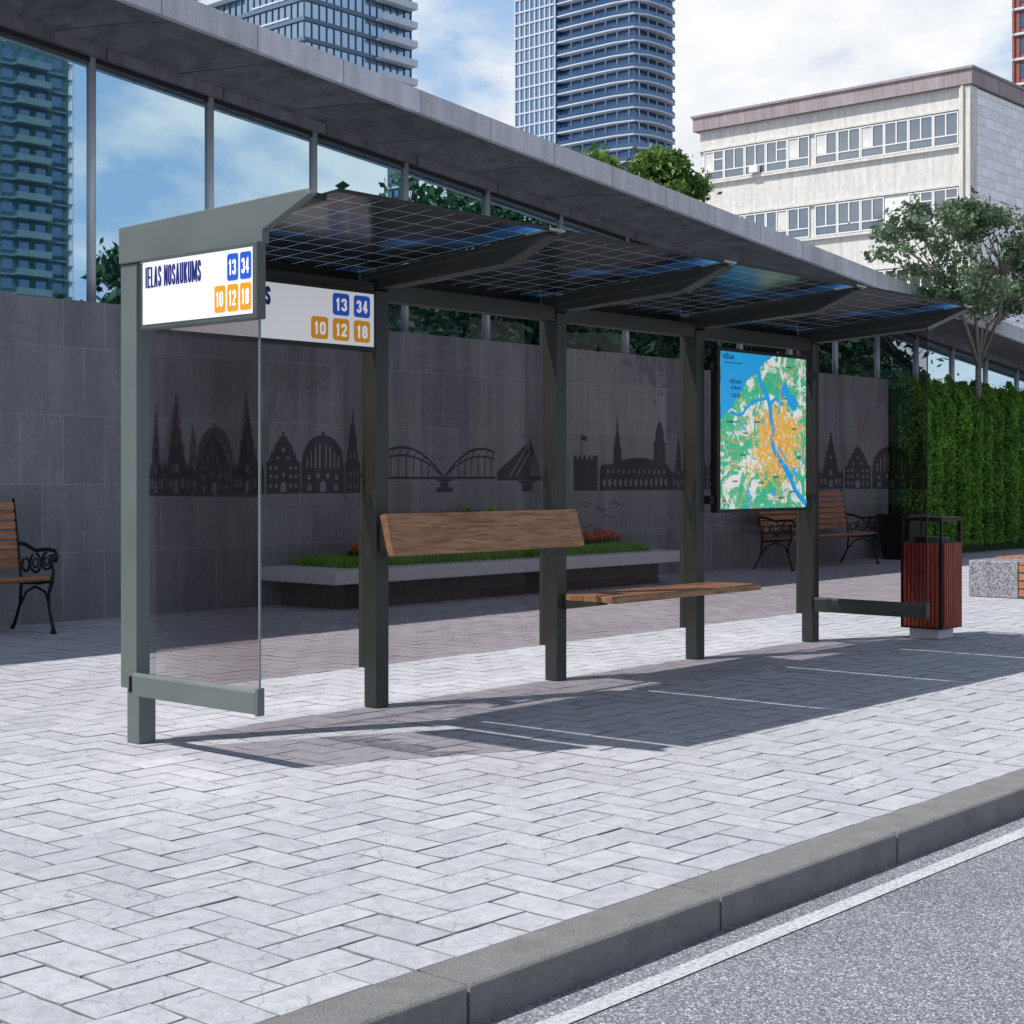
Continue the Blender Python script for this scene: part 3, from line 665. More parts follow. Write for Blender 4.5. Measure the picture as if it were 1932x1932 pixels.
def townhall(x,w,h):
    o=[(0,0),(0,.28),(.04,.34),(.16,.34),(.18,.36),(.185,.56),(.20,.60),(.205,.70),(.22,.76),(.235,1.0),(.25,.76),(.265,.70),(.27,.60),(.285,.56),(.29,.40),(.45,.43),(.62,.43),(.73,.40),(.735,.60),(.72,.62),(.75,.66),(.76,.80),(.775,.84),(.79,.90),(.81,.93),(.815,1.0),(.82,.93),(.84,.90),(.855,.84),(.87,.80),(.88,.66),(.91,.62),(.895,.60),(.90,.36),(.94,.33),(.97,.26),(1,.24),(1,0)]
    hs=[archw(a,.06,.03,.09) for a in np.arange(.05,.95,.07)]+[rect(a,.22,.02,.05) for a in np.arange(.1,.9,.07)]
    return [scl(o,x,w,h)]+[scl(q,x,w,h) for q in hs]
def place(name,polyobjs,mapf,extra=None):
    V=[];F=[]
    for polys in polyobjs:
        v,f=curve2d(polys); b=len(V); V+=v; F+=[tuple(b+i for i in q) for q in f]
    for q in (extra or []): b=len(V); V+=list(q); F.append(tuple(range(b,b+len(q))))
    m=MB(); m.v=[mapf(p) for p in V]; m.f=F
    m.obj(name,M_decal,SH,mapf((0,0)),fixn=False)
ZB=1.212
rear=lambda p:(p[0],GY-.004,ZB+p[1])
def bar(a,b,w):
    l=math.hypot(b[0]-a[0],b[1]-a[1]); nx,ny=-(b[1]-a[1])/l*w/2,(b[0]-a[0])/l*w/2
    return [(a[0]-nx,a[1]-ny),(b[0]-nx,b[1]-ny),(b[0]+nx,b[1]+ny),(a[0]+nx,a[1]+ny)]
def archbridge(x0,x1,deck,rise,cut=9e9):
    q=[]; n=22; f=lambda t,r: deck+.004+4*t*(1-t)*r
    T=.015
    for i in range(n):
        t,t2=i/n,(i+1)/n; a,b=x0+(x1-x0)*t,x0+(x1-x0)*t2
        if b>cut: continue
        q.append([(a,f(t,rise)-T),(b,f(t2,rise)-T),(b,f(t2,rise)),(a,f(t,rise))])
        q.append([(a,f(t,rise*.72)-T*.8),(b,f(t2,rise*.72)-T*.8),(b,f(t2,rise*.72)),(a,f(t,rise*.72))])
        if i%2==0 and 1<i<n-2:
            q.append(bar((a,f(t,rise*.72)-.002),(b,f(t2,rise)-T+.002),.006))
            if f(t,rise*.72)-T>deck+.02: q.append(rect(a-.004,deck+.001,.008,f(t,rise*.72)-T*.8-deck-.001))
    return q
place('skyline_print',[church(4.70,.27,.46),gable(4.98,.22,.33),church(5.21,.22,.46),gable(5.44,.245,.335),hall(5.69,.315,.345),tower(6.01,.12,.47)],rear)
br=[rect(6.20,.078,1.08,.016)]+archbridge(6.12,6.81,.094,.175)+archbridge(6.82,7.48,.094,.175,7.28)
br+=[[(6.74,.077),(6.90,.077),(6.86,.058),(6.78,.058)],rect(6.785,.03,.07,.027),rect(6.75,.0,.14,.029)]
br+=[rect(7.29,.070,.43,.028),[(7.29,.099),(7.30,.125),(7.575,.30),(7.59,.30),(7.41,.099)],[(7.425,.099),(7.592,.29),(7.598,.255),(7.47,.099)],[(7.485,.099),(7.598,.24),(7.598,.099)],[(7.60,.099),(7.60,.33),(7.608,.35),(7.616,.33),(7.616,.099)]]
for t in (.0,.33,.66,1.): br.append(bar((7.616,.315-.03*t),(7.71-.07*t,.10),.009))
br+=[[(7.48,.069),(7.68,.069),(7.63,.045),(7.53,.045)],rect(7.53,.0,.10,.043)]
place('skyline_print',[],rear,br)
wv=[]
for cx,cz in ((8.17,-.10),(8.33,-.13),(8.50,-.09),(8.2,-.24),(8.42,-.18)):
    for k_ in range(8):
        a=cx+(k_-4)*.016; f=lambda t:.012*math.sin(t*60+cx*9); wv.append([(a,cz+f(a)),(a+.016,cz+f(a+.016)),(a+.016,cz+f(a+.016)+.007),(a,cz+f(a)+.007)])
fl=[rect(8.125,.24,.007,.14),[(8.132,.335),(8.19,.33),(8.19,.365),(8.132,.37)]]
place('skyline_print',[castle(8.05,.255,.235),townhall(8.325,.84,.52),church(9.17,.13,.42)],rear,wv+fl)
place('skyline_print',[tower(9.40,.2,.44),gable(9.61,.23,.33),hall(9.85,.33,.34),church(10.19,.28,.44),gable(10.48,.24,.33)],rear)
sl=lambda p:(4.500,6.285-p[0],ZB+p[1])
place('skyline_print',[church(.0,.10,.44),church(.105,.21,.48),house(.315,.05,.34),hall(.365,.27,.34),church(.64,.172,.48)],sl)
sr=lambda p:(10.894,6.40-p[0],ZB+p[1])
place('skyline_print',[church(.02,.22,.45),gable(.25,.23,.34),hall(.49,.32,.35),tower(.82,.13,.45)],sr)

# ------------------------------------------------------------------ litter bin
TB=empty('litter_bin',(11.84,5.89,0),'square litter bin with red wooden slats on concrete foot','litter bin')
bx('foot',(11.71,11.97,5.76,6.02,0,.09),M_slab,TB,.008)
x0,x1,y0,y1=11.66,12.02,5.71,6.07
bx('liner',(x0+.03,x1-.03,y0+.03,y1-.03,.09,.77),M_black,TB)
fr=MB()
for (a,b) in ((x0,y0),(x1-.022,y0),(x0,y1-.022),(x1-.022,y1-.022)): fr.box(a,a+.022,b,b+.022,.085,.97)
for z in (.085,.76,.95):
    fr.box(x0+.022,x1-.022,y0+.001,y0+.02,z,z+.018); fr.box(x0+.022,x1-.022,y1-.02,y1-.001,z,z+.018)
    fr.box(x0+.001,x0+.02,y0+.022,y1-.022,z,z+.018); fr.box(x1-.02,x1-.001,y0+.022,y1-.022,z,z+.018)
fr.obj('frame',M_black,TB,(11.84,5.89,.1),.002)
sl_=MB(); n=9; wd=(.36-.05)/n
for i in range(n):
    a=.025+i*wd
    sl_.box(x0+a+.003,x0+a+wd-.006,y0-.012,y0+.012,.10,.775); sl_.box(x0+a+.003,x0+a+wd-.006,y1-.012,y1+.012,.10,.775)
    sl_.box(x0-.012,x0+.012,y0+a+.003,y0+a+wd-.006,.10,.775); sl_.box(x1-.012,x1+.012,y0+a+.003,y0+a+wd-.006,.10,.775)
sl_.obj('slats',M_woodR,TB,(11.84,5.89,.1),.003)
lid=MB(); lid.box(x0,x1,y0,y0+.05,.971,.983).box(x0,x1,y1-.05,y1,.971,.983).box(x0,x0+.05,y0+.05,y1-.05,.971,.983).box(x1-.05,x1,y0+.05,y1-.05,.971,.983)
lid.obj('rim',M_dark,TB,(11.84,5.89,.97),.002)
inn=MB(); inn.tube([(11.84,5.89,.60),(11.84,5.89,.82)],.14,20); inn.obj('inner_bucket',M_dark,TB,(11.84,5.89,.6))

# ------------------------------------------------------------------ park benches
def bench(X0,X1,label):
    yf=11.5
    e=empty('park_bench',((X0+X1)/2,11.8,0),label,'bench','park benches along the stone wall')
    st=MB()
    for i in range(7):
        y=yf+.05+i*.07; z=.455-.012*math.sin(i/6*math.pi)-.008*i
        st.box(X0+.04,X1-.04,y,y+.055,z,z+.026)
    st.obj('seat',M_wood2,e,((X0+X1)/2,11.7,.45),.004)
    bk=MB()
    for i in range(7):
        z=.53+i*.082; y=12.03+.16*(z-.5)
        bk.hexa([(X0+.04,y,z),(X1-.04,y,z),(X1-.04,y+.026,z),(X0+.04,y+.026,z),(X0+.04,y+.012,z+.066),(X1-.04,y+.012,z+.066),(X1-.04,y+.038,z+.066),(X0+.04,y+.038,z+.066)])
    bk.obj('backrest',M_wood2,e,((X0+X1)/2,12.0,.5),.004)
    for x in (X0+.03,X1-.03):
        ir=MB()
        def arc(cy,cz,r,a0,a1,n=14,rr=.011): ir.tube([(x,cy+r*math.cos(math.radians(a0+(a1-a0)*i/n)),cz+r*math.sin(math.radians(a0+(a1-a0)*i/n))) for i in range(n+1)],rr,6)
        ir.tube([(x,yf+.02,.0),(x,yf+.035,.05),(x,yf+.09,.2),(x,yf+.1,.32),(x,yf+.05,.43),(x,yf+.03,.50),(x,yf+.05,.60),(x,yf+.03,.66)],[.02,.016,.014,.014,.018,.014,.013,.013],8)
        ir.tube([(x,yf+.0,.0),(x,yf+.05,.012)],.018,6)
        ir.tube([(x,12.17,.0),(x,12.12,.06),(x,12.04,.22),(x,12.02,.42),(x,12.05,.6),(x,12.15,1.12)],[.02,.015,.014,.016,.014,.012],8)
        ir.tube([(x,yf+.03,.435),(x,11.75,.41),(x,12.03,.40)],.014,6)
        ir.tube([(x,yf+.09,.22),(x,11.65,.34),(x,11.8,.38),(x,11.94,.33),(x,12.03,.22)],.011,6)
        ir.tube([(x,yf+.0,.60),(x,yf-.03,.645),(x,yf+.01,.69),(x,yf+.12,.70),(x,11.8,.685),(x,11.95,.73),(x,12.05,.74)],.017,8)
        arc(yf+.13,.60,.07,90,-230); arc(yf+.13,.60,.035,90,-230,10,.009)
        arc(11.80,.58,.08,60,-260); arc(11.80,.58,.04,60,-260,10,.009)
        arc(11.95,.56,.055,100,420)
        ir.obj('side_frame',M_black,e,(x,11.8,0),smooth=True)
    return e
bench(5.75,7.33,'wooden slat bench with black scrolled iron sides by the wall')
bench(18.95,21.45,'wooden slat bench with iron sides behind the shelter glass')
PT=empty('plant_pot',(22.9,11.9,0),'dark square plant pot at the end of the stone wall','plant pot')
m=MB(); m.hexa([(22.68,11.68,0),(23.12,11.68,0),(23.12,12.12,0),(22.68,12.12,0),(22.6,11.6,.72),(23.2,11.6,.72),(23.2,12.2,.72),(22.6,12.2,.72)]); m.obj('pot',M_dark,PT,(22.9,11.9,0),.02)

# granite bench
GB=empty('plaza_seat',(16.5,6.6,0),'speckled granite block seat with wooden slats','bench')
bx('block',(16.2,16.85,7.06,7.62,0,.40),M_granite,GB,.012)
bx('core',(16.23,16.82,5.3,7.05,0,.36),M_granite,GB)
sm=MB()
for i in range(7): sm.box(16.2+i*.094,16.2+i*.094+.08,5.2,7.05,.362,.40)
for i in range(4): sm.box(16.195,16.228,5.2,7.05,.03+i*.085,.10+i*.085)
sm.obj('slats',M_wood2,GB,(16.5,6,.1),.004)
sm=MB()
for i in range(6): sm.box(16.86,17.59,7.05+i*.095,7.05+i*.095+.08,.37,.41)
sm.box(16.88,17.57,7.07,7.60,0,.36)
sm.obj('slats',M_wood2,GB,(17.2,8,.1),.004)

# ------------------------------------------------------------------ planter bed
PL=empty('planter',(13.1,11.9,0),'long raised planter with pale concrete rim and dark stone base','planter')
bx('base',(10.5,15.8,11.5,12.39,0,.262),M_pbase,PL,.01)
rim=MB(); rim.box(10.20,16.0,11.25,11.55,.262,.40).box(10.20,10.62,11.552,12.39,.262,.40).box(15.7,16.0,11.552,12.39,.262,.40); rim.obj('rim',M_slab,PL,(13.1,11.3,.26),.012)
bx('soil',(10.6,15.72,11.53,12.39,.262,.385),M_soil,PL)
n=46000
gx=rng.uniform(10.63,15.69,n); gy=rng.uniform(11.54,12.37,n); hh=rng.uniform(.07,.15,n)*(.95+.12*np.sin(gx*5)*np.cos(gy*9))
dx=rng.normal(0,.03,n); dy=rng.normal(0,.03,n); wx=rng.normal(0,1,n); wy=rng.normal(0,1,n); wl=np.hypot(wx,wy); wx*=.0055/wl; wy*=.0055/wl
Vg=np.stack([np.stack([gx-wx,gy-wy,np.full(n,.38)],1),np.stack([gx+wx,gy+wy,np.full(n,.38)],1),np.stack([gx+dx,gy+dy,.38+hh],1)],1).reshape(-1,3)
me=bpy.data.meshes.new('grass'); me.from_pydata(Vg.tolist(),[],np.arange(3*n).reshape(-1,3).tolist()); me.materials.append(M_grass)
go=bpy.data.objects.new('grass',me); COL.objects.link(go); go['kind']='stuff'; go['label']='short green grass filling the planter'; go['category']='grass'
def blobpts(c,r,n,shell=.5):
    d=rng.normal(size=(n,3)); d/=np.linalg.norm(d,axis=1)[:,None]; rr=rng.uniform(shell,1,n)**.6
    return np.array(c)+d*rr[:,None]*np.array(r)
def shrub(name,cx,cy,rx,ry,h,label,z0=.385,flower=None,nb=14,nl=380):
    e=empty(name,(cx,cy,z0),label,'plant')
    P=[]
    for i in range(nb):
        c=(cx+(-rx+2*rx*(i+.5)/nb)*.85,cy+rng.uniform(-ry,ry)*.6,z0+h*rng.uniform(.3,.68)); P.append(blobpts(c,(.14,ry*.45,h*.3),nl))
    P=np.concatenate(P)
    leaves('foliage',P,.028,M_grass if not flower else M_leafB,e,(cx,cy,z0))
    if flower:
        T=P[P[:,2]>z0+h*.5]; T=T+np.array([0,-.01,.02])
        leaves('flowers',T,.030,flower,e,(cx,cy,z0),1.1)
    st=MB()
    for i in range(6):
        a=rng.uniform(-1,1)*rx*.6; b=rng.uniform(-1,1)*ry*.4; st.tube([(cx+a*.4,cy+b*.4,z0-.03),(cx+a,cy+b,z0+h*.5)],.006,5)
    st.obj('stem',M_bark,e,(cx,cy,z0))
shrub('flowering_shrub',15.0,12.05,.68,.25,.28,'low spread of orange red blossoms in the planter',flower=M_leafR,nb=18)
shrub('flowering_shrub',11.45,12.05,.36,.22,.26,'low spread of orange red blossoms in the planter',flower=M_leafR,nb=9)
shrub('leafy_shrub',13.2,12.1,.75,.22,.62,'taller leafy green shrub in the planter')

# ------------------------------------------------------------------ hedge
he=empty('hedge',(28,12.1,0),'tall clipped dark green conifer hedge beside the stone wall','hedge')
bx('core',(23.5,33.8,12.10,12.40,.0,2.80),pmat('hedge_core',(.018,.045,.010),.9,0,.4,4),he)
P=[]
xx=23.42
while xx<33.6:
    rr=rng.uniform(.21,.28); n=int(6200 if xx<30 else 2400)
    z=rng.uniform(.03,1,n)**.85*rng.uniform(2.88,3.04); ang=rng.uniform(-.15,math.pi+.15,n)
    tap=np.where(z>2.5,1-(z-2.5)/.56*.95,1).clip(.06,1)
    rad=rr*tap*(1+.05*np.sin(z*9+xx*7+ang*3)+.04*np.sin(z*23+ang*7))*rng.uniform(.84,1.02,n)
    P.append(np.stack([xx+rr+rad*np.cos(ang),12.18-rad*np.sin(ang)*1.5,z],1)); xx+=rr*1.92
    m_=500; P.append(np.stack([rng.uniform(xx-.5,xx+.1,m_),rng.uniform(12.10,12.45,m_),2.76+rng.exponential(.05,m_).clip(0,.2)],1))
P=np.concatenate(P)
leaves('foliage',P,.031,M_leafH,he,(28,12.1,0),1.8,.35,(0,0,1),.8)
# ------------------------------------------------------------------ trees
def tree(name,base,crown_c,crown_r,mat,label,nclump,nleaf,lsize,trunk_r=.09,fork=.35,seed=1,stems=3,clip=None,group=None,flat=1.,cs=.30,fk=None):
    R=np.random.default_rng(seed); e=empty(name,base,label,'tree',group)
    b=np.array(base,float); cc=np.array(crown_c,float); cr=np.array(crown_r,float)
    tr=MB(); fk=np.array(fk,float) if fk is not None else b+(cc-b)*np.array([.3,.3,fork])
    tr.tube([tuple(b+np.array([0,0,-.1])),tuple(b+(fk-b)*.5+R.normal(0,.04*trunk_r/.09,3)*[1,.3,0]),tuple(fk)],[trunk_r*1.25,trunk_r,trunk_r*.85],10)
    lim=MB()
    cl=[]
    for i in range(nclump):
        d=R.normal(size=3); d/=np.linalg.norm(d); rr=R.uniform(.35,1)**.55
        if d[2]<-.55: d[2]*=.5
        cl.append(cc+d*rr*cr)
    mains=[cc+np.array([math.cos(2*math.pi*k/stems+seed)*cr[0]*.45,math.sin(2*math.pi*k/stems+seed)*cr[1]*.35,R.uniform(-.25,.2)*cr[2]]) for k in range(stems)]
    for mm in mains:
        mid=(fk+mm)/2+R.normal(0,.06,3)*cr; lim.tube([tuple(fk-np.array([0,0,.03])),tuple(mid),tuple(mm)],[trunk_r*.65,trunk_r*.5,trunk_r*.33],8)
    for c in cl:
        j=min(range(len(mains)),key=lambda k:np.linalg.norm(mains[k]-c))
        a=fk+(mains[j]-fk)*R.uniform(.55,1)
        lim.tube([tuple(a),tuple((a+c)/2+R.normal(0,.04,3)*cr),tuple(c)],[trunk_r*.25,trunk_r*.16,trunk_r*.06],5)
    tr.obj('trunk',M_bark,e,tuple(base),smooth=True); lim.obj('limb',M_bark,e,tuple(base),smooth=True)
    P=[]
    for c in cl:
        k=int(nleaf/nclump*R.uniform(.5,1.5)); s_=R.uniform(.7,1.3)*cs
        P.append(c+R.normal(size=(k,3))*cr*s_*np.array([.5,.5,.38*flat]))
    P=np.concatenate(P)
    if clip is not None: P=P[~clip(P)]
    leaves('crown',P,lsize,mat,e,tuple(base),1.9)
    return e
clipb=lambda P:(P[:,1]>11.6)&(P[:,2]<4.55)|(P[:,2]<3.3)
tree('small_tree',(26.4,12.25,0),(24.2,11.25,4.6),(3.0,1.0,1.15),M_leafA,'slender tree with fine grey-green leaves above the hedge',85,18000,.050,.06,.60,4,6,clipb,cs=.17,fk=(25.9,12.0,3.3))
tree('tree',(54.7,40.1,0),(54.7,40.1,12.9),(2.0,2.0,2.5),M_leafB,'leafy green tree rising behind the low building',60,17000,.17,.25,.55,3,4,group='trees behind the low building',cs=.26)
tree('tree',(49.3,39.6,0),(49.3,39.6,12.4),(1.7,1.7,1.9),M_leafB,'leafy green tree rising behind the low building',45,12000,.17,.25,.55,8,4,group='trees behind the low building',cs=.26)
for i,(x,y,hh) in enumerate(((36.5,-9.9,12.0),(42.5,-9.6,12.8),(49,-10.5,13),(57,-10,13.4),(66,-10,14))):
    tree('street_tree',(x,y,0),(x,y,hh*.52),(3.6,2.8,hh*.42),M_leafS,'leafy street tree on the pavement across the road',60,15000,.20,.16,.3,20+i,4,group='street trees across the road')
tree('street_tree',(46.6,-43,0),(46.6,-43,8.2),(3.3,3.3,4.6),M_leafS,'leafy tree far across the road',40,8000,.30,.2,.4,40,4,group='street trees across the road')

# ------------------------------------------------------------------ office building
OB=empty('office_building',(65.9,38,0),'pale concrete three storey office block with strip windows','building')
X0,Y0,Y1,X1=65.9,31.0,45.4,92.
bx('wall',(X0,X1,Y0+.0,Y1,-.1,18.75),M_bconc,OB,loc=(X0,Y0,0))
bx('side_wall',(X0+.5,X1,Y0-.14,Y0-.002,-.1,18.70),M_btile,OB,loc=(X0,Y0,0))
bx('corner_pier',(X0-.22,X0+.49,Y0-.18,Y0+.35,-.1,18.72),M_bconc,OB,loc=(X0,Y0,0))
bx('parapet',(X0-.30,X1+.3,Y0-.30,Y1+.25,18.75,19.42),M_parapet,OB)
bx('coping',(X0-.38,X1+.4,Y0-.38,Y1+.33,19.42,19.54),M_parapet,OB)
bx('downpipe',(X0-.36,X0-.24,Y0+.1,Y0+.2,-.1,18.7),M_bconc,OB)
R2=random.Random(11)
for rz in (16.2,12.8,9.4,6.0,2.6):
    bx('ledge',(X0-.16,X0-.001,Y0+.36,Y1,rz-.16,rz-.04),M_bconc,OB)
    bx('ledge',(X0-.12,X0-.001,Y0+.36,Y1,rz+1.52,rz+1.62),M_bconc,OB)
    yy=Y0+.45; k_=0
    while yy<Y1-1.2:
        wv_=1.2; kind=R2.random()
        blank=kind<.07
        pane=MB().box(X0-.035,X0-.004,yy,yy+wv_,rz,rz+1.48).obj('window',M_frameW if blank else M_bglass,OB,(X0,yy,rz))
        if not blank:
            f=MB(); t=.055; xo=X0-.085; xi=X0-.036
            f.box(xo,xi,yy,yy+t,rz,rz+1.48).box(xo,xi,yy+wv_-t,yy+wv_,rz,rz+1.48).box(xo,xi,yy+t,yy+wv_-t,rz,rz+t).box(xo,xi,yy+t,yy+wv_-t,rz+1.42,rz+1.48)
            f.box(xo,xi,yy+t,yy+wv_-t,rz+.42,rz+.47).box(xo,xi,yy+wv_/2-.03,yy+wv_/2+.03,rz+.471,rz+1.419)
            if R2.random()<.3: f.box(xo,xi,yy+t,yy+wv_/2-.03,rz+1.0,rz+1.05)
            f.obj('window_frame',M_frameW,pane,(X0,yy,rz))
            if kind<.22: MB().box(X0-.05,X0-.0355,yy+.65,yy+1.12,rz+.5,rz+1.4).obj('blind',M_curtain,pane,(X0,yy,rz))
            elif kind<.32: MB().box(X0-.05,X0-.0355,yy+.07,yy+.55,rz+.5,rz+1.4).obj('blind',M_curtain,pane,(X0,yy,rz))
            elif kind>.93: MB().box(X0-.35,X0-.10,yy+.3,yy+.8,rz+.05,rz+.4).obj('air_conditioner',M_frameW,pane,(X0,yy,rz),.02)
        yy+=wv_+.02+(.28 if k_%6==5 else 0); k_+=1

# ------------------------------------------------------------------ towers
def repeat(objs,e,nf,fh):
    for f in range(nf):
        for b in objs:
            if f==0: b.location=-Vector(e['_w'])
            else:
                o=b.copy(); COL.objects.link(o); o.parent=e; o.location=Vector((0,0,f*fh))-Vector(e['_w'])
def tower_a(cx,cy,wx,wy,nf,fh,label):
    e=empty('glass_tower',(cx,cy,0),label,'tower')
    bx('core',(cx-wx/2,cx+wx/2,cy-wy/2,cy+wy/2,0,nf*fh),M_tglass,e)
    x0,x1,y0,y1=cx-wx/2,cx+wx/2,cy-wy/2,cy+wy/2
    ml=MB(); n=int(wy/1.5)
    for i in range(n+1):
        t=y0+wy*i/n; ml.box(x0-.18,x0-.02,t-.06,t+.06,0,nf*fh)
    n=int(wx/1.5)
    for i in range(n+1):
        t=x0+wx*i/n; ml.box(t-.06,t+.06,y0-.18,y0-.02,0,nf*fh)
    o=ml.obj('mullion',M_tslab2,e,(x0,y0,0)); o['kind']='stuff'
    a=MB().prism([(x0-.35,y1),(x0-.35,y0-.35),(x1,y0-.35),(x1,y0-.01),(x0-.01,y0-.01),(x0-.01,y1)],'z',0,.6).obj('spandrel',M_tslab2,e,(0,0,0))
    b=MB().prism([(0,0),(0,1.1),(.1,1.1),(.1,.28),(1.5,.28),(1.5,0)],'y',y0+wy*.55,y0+wy*.86); b.v=[(x0-1.9+v[0],v[1],v[2]) for v in b.v]; b=b.obj('balcony',M_tslab,e,(0,0,0))
    c=MB().prism([(0,0),(0,1.1),(.1,1.1),(.1,.28),(1.7,.28),(1.7,0)],'x',x1-wx*.36,x1-wx*.02); c.v=[(v[0],y0-2.1+v[1],v[2]) for v in c.v]; c=c.obj('balcony',M_tslab,e,(0,0,0))
    d=MB().box(x0-.45,x0-.36,y0+wy*.1,y0+wy*.4,.72,1.0).obj('sill',M_tslab,e,(0,0,0))
    repeat([a,b,c,d],e,nf,fh); return e
tower_a(171.0,198,23,30,36,3.1,'blue glass residential tower with balconies')
def tower_b(cx,cy,label):
    e=empty('balcony_tower',(cx,cy,0),label,'tower'); fh=3.05; nf=46
    yw=cy+16.5
    bx('wing',(cx-12,cx-2,cy+4,yw,0,nf*fh),M_tglass,e)
    x0,x1,y0,y1=cx-10,cx+4.5,cy-18,cy+3.9
    bx('core',(x0,x1,y0,y1,0,nf*fh),M_tglass2,e)
    ml=MB()
    for i in range(9):
        t=cy+4+(yw-cy-4)*i/8; ml.box(cx-12.3,cx-12.02,t-.17,t+.17,0,nf*fh)
    o=ml.obj('pier',M_tslab,e,(cx-12,cy,0)); o['kind']='stuff'
    ch=[(x0-1.9,y1-.02),(x0-2.1,y1-6),(x0-2.0,y0+5),(x0-.8,y0-.2),(x0+2.6,y0-2.0),(x0+7,y0-2.4),(x1-3,y0-2),(x1,y0-.8),(x1,y0-.01),(x0-.01,y0-.01),(x0-.01,y1-.02)]
    s1=MB().prism(ch,'z',0,.30).obj('balcony',M_tslab,e,(0,0,0))
    ri=[(x0-1.85,y1-.03),(x0-2.02,y1-6),(x0-1.92,y0+5),(x0-.72,y0-.13),(x0+2.6,y0-1.92),(x0+7,y0-2.32),(x1-3,y0-1.92),(x1-.05,y0-.75)]
    inner=[(a+.1,b+.1) for a,b in reversed(ri)]
    s2=MB().prism(ri+inner,'z',.31,1.2).obj('railing',M_tglass2,e,(0,0,0))
    s3=MB().box(cx-12.4,cx-12.31,cy+4,yw,0,.42).obj('spandrel',M_tslab,e,(0,0,0))
    repeat([s1,s2,s3],e,nf,fh)
    m=MB()
    for i in range(6): t=y0+1.5+i*3.4; m.box(x0-.25,x0-.01,t,t+.35,0,nf*fh)
    for i in range(4): t=x0+1+i*3.4; m.box(t,t+.35,y0-.25,y0-.011,0,nf*fh)
    o=m.obj('window_pier',M_tslab,e,(x0,y0,0)); o['kind']='stuff'
tower_b(297,233.5,'tall pale tower with curved balconies on every floor')
def plain_tower(name,x0,x1,y0,y1,h,fh,mw,ms,label,cat='tower'):
    e=empty(name,((x0+x1)/2,(y0+y1)/2,0),label,cat)
    bx('wall',(x0,x1,y0,y1,0,h),mw,e)
    n=int(h/fh)
    W0=MB().box(x0-.06,x1+.06,y0-.06,y1+.06,1.0,fh-.5).obj('window_band',M_tglass2,e,(0,0,0))
    W1=MB().box(x0-.45,x1+.45,y0-.45,y1+.45,0,.3).obj('floor_band',ms,e,(0,0,0))
    repeat([W0,W1],e,n,fh)
    m=MB(); k=max(3,int((y1-y0)/3))
    for i in range(k+1):
        t=y0+(y1-y0)*i/k; m.box(x0-.2,x0-.07,t-.5,t+.5,0,h); m.box(x1+.07,x1+.2,t-.5,t+.5,0,h)
    k=max(3,int((x1-x0)/3))
    for i in range(k+1):
        t=x0+(x1-x0)*i/k; m.box(t-.5,t+.5,y0-.2,y0-.07,0,h); m.box(t-.5,t+.5,y1+.07,y1+.2,0,h)
    o=m.obj('pier',mw,e,(x0,y0,0)); o['kind']='stuff'
    return e
plain_tower('brick_tower',193,215,66,84.3,92,3.2,M_brickT,M_tslab,'red brown brick tower with pale bands')
M_rt=concrete('apartment_teal',(.05,.12,.14),.2,.2,False,.05)
M_rt2=concrete('apartment_teal_light',(.12,.20,.23),.2,.2,False,.05)
e=plain_tower('apartment_tower',86,147,-225,-205,72,3.1,M_rt,M_tslab2,'dark teal apartment tower mirrored in the facade windows')
bl=[]
for xx in (94,110,126,140): bl.append(MB().prism([(-205+.5,0),(-205+2.2,0),(-205+2.2,1.1),(-205+2.1,1.1),(-205+2.1,.25),(-205+.5,.25)],'x',xx-3.2,xx+3.2).obj('balcony',M_rt2,e,(0,0,0)))
repeat(bl,e,23,3.1)
plain_tower('apartment_tower',120,177,-270,-250,105,3.1,M_tslab,M_rt2,'pale blue apartment tower mirrored in the facade windows')
plain_tower('apartment_tower',206,211.5,-190,-184.5,61,3.1,M_tslab2,M_tslab,'banded apartment tower mirrored in the facade windows')

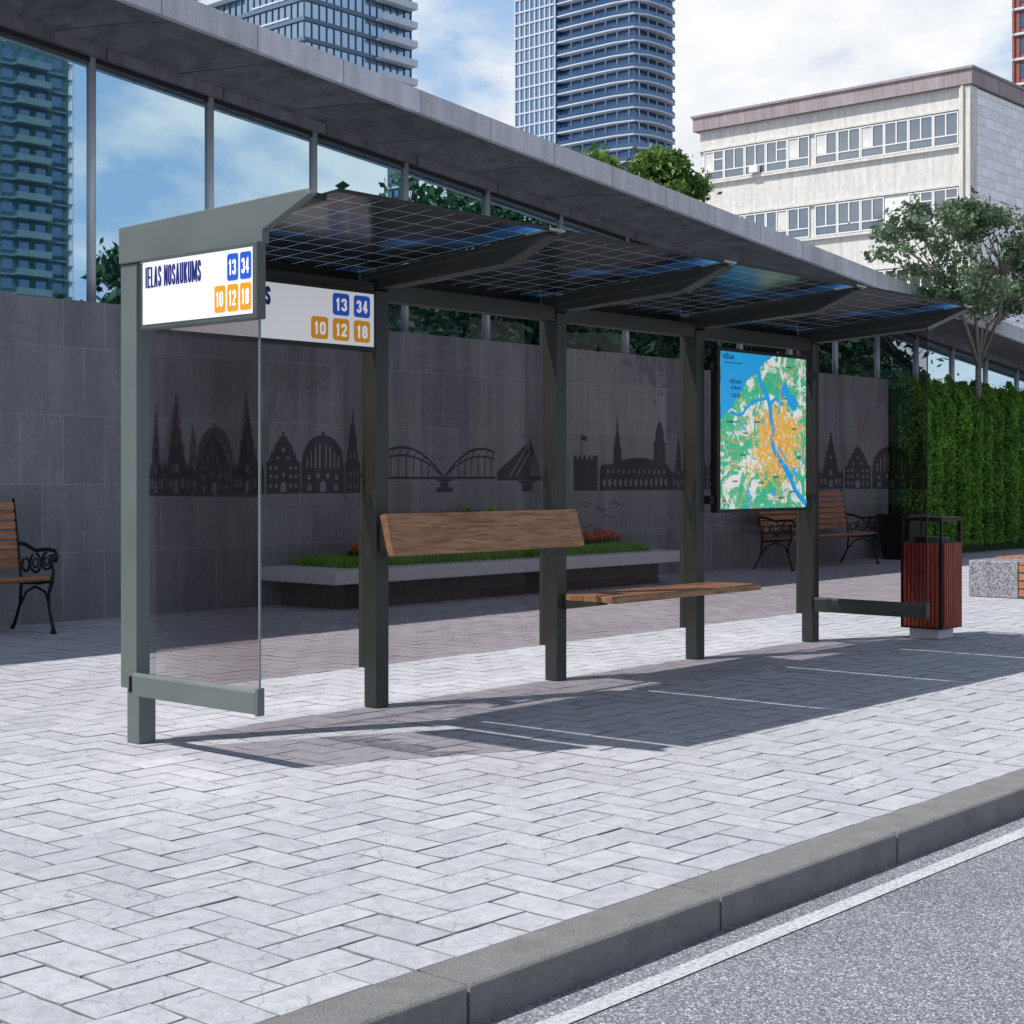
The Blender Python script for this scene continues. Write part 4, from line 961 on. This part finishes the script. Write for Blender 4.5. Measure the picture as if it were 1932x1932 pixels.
# ------------------------------------------------------------------ world, sun, camera
SD=Vector((-.614,.295,1)).normalized()
el=math.asin(SD.z); az=math.atan2(SD.x,SD.y)
W=bpy.data.worlds.new('World'); S.world=W; W.use_nodes=True; nt=W.node_tree; nt.nodes.clear()
out=nt.nodes.new('ShaderNodeOutputWorld'); bg=nt.nodes.new('ShaderNodeBackground'); bg.inputs[1].default_value=.1
sky=nt.nodes.new('ShaderNodeTexSky'); sky.sky_type='NISHITA'; sky.sun_disc=False; sky.sun_elevation=el; sky.sun_rotation=az
sky.air_density=.9; sky.dust_density=.8; sky.ozone_density=.8
tc=nt.nodes.new('ShaderNodeTexCoord'); sep=nt.nodes.new('ShaderNodeSeparateXYZ'); nt.links.new(tc.outputs['Generated'],sep.inputs[0])
az_=N(nt,'ShaderNodeMath',operation='ADD'); L(nt,sep.outputs[2],az_.inputs[0]); az_.inputs[1].default_value=.30
mxz=N(nt,'ShaderNodeMath',operation='MAXIMUM'); L(nt,az_.outputs[0],mxz.inputs[0]); mxz.inputs[1].default_value=.05
dv=N(nt,'ShaderNodeVectorMath',operation='DIVIDE'); L(nt,tc.outputs['Generated'],dv.inputs[0])
cb=N(nt,'ShaderNodeCombineXYZ'); [L(nt,mxz.outputs[0],cb.inputs[i]) for i in range(3)]; L(nt,cb.outputs[0],dv.inputs[1])
low=ramp(nt,sep.outputs[2],[(.0,1.),(.30,.9),(.55,.05)])
hz=mixc(nt,low,sky.outputs[0],(4.0,5.9,8.6))
n1=noise(nt,dv.outputs[0],2.3,8,.56,.2)
cf=ramp(nt,n1,[(.41,0.),(.54,1.)])
lowc=ramp(nt,sep.outputs[2],[(.0,1.),(.36,1.),(.6,.22)])
mm=N(nt,'ShaderNodeMath',operation='MULTIPLY'); L(nt,cf,mm.inputs[0]); L(nt,lowc,mm.inputs[1])
n2=noise(nt,dv.outputs[0],4.5,5,.6)
cc=ramp(nt,n2,[(.32,(7.3,7.8,8.7)),(.60,(9.9,10.0,10.1))])
c=mixc(nt,mm.outputs[0],hz,cc)
L(nt,c,bg.inputs[0]); L(nt,bg.outputs[0],out.inputs[0])
sd=bpy.data.lights.new('sun','SUN'); sd.energy=5.; sd.angle=math.radians(.6); sd.color=(1,.965,.92)
so=bpy.data.objects.new('sun',sd); COL.objects.link(so); so.rotation_euler=(-SD).to_track_quat('-Z','Y').to_euler(); so.location=(0,0,30)

cam=bpy.data.cameras.new('camera'); co=bpy.data.objects.new('camera',cam); COL.objects.link(co)
co.location=(0,0,H); co.rotation_euler=(math.radians(90),0,-math.atan2(.75,.661))
cam.lens=55.25; cam.sensor_width=36; cam.shift_y=-65/1932; cam.clip_end=3000; cam.clip_start=.05
S.camera=co
S.view_settings.view_transform='Standard'; S.view_settings.look='None'; S.view_settings.exposure=0
for o in bpy.data.objects:
    if '_w' in o: del o['_w']
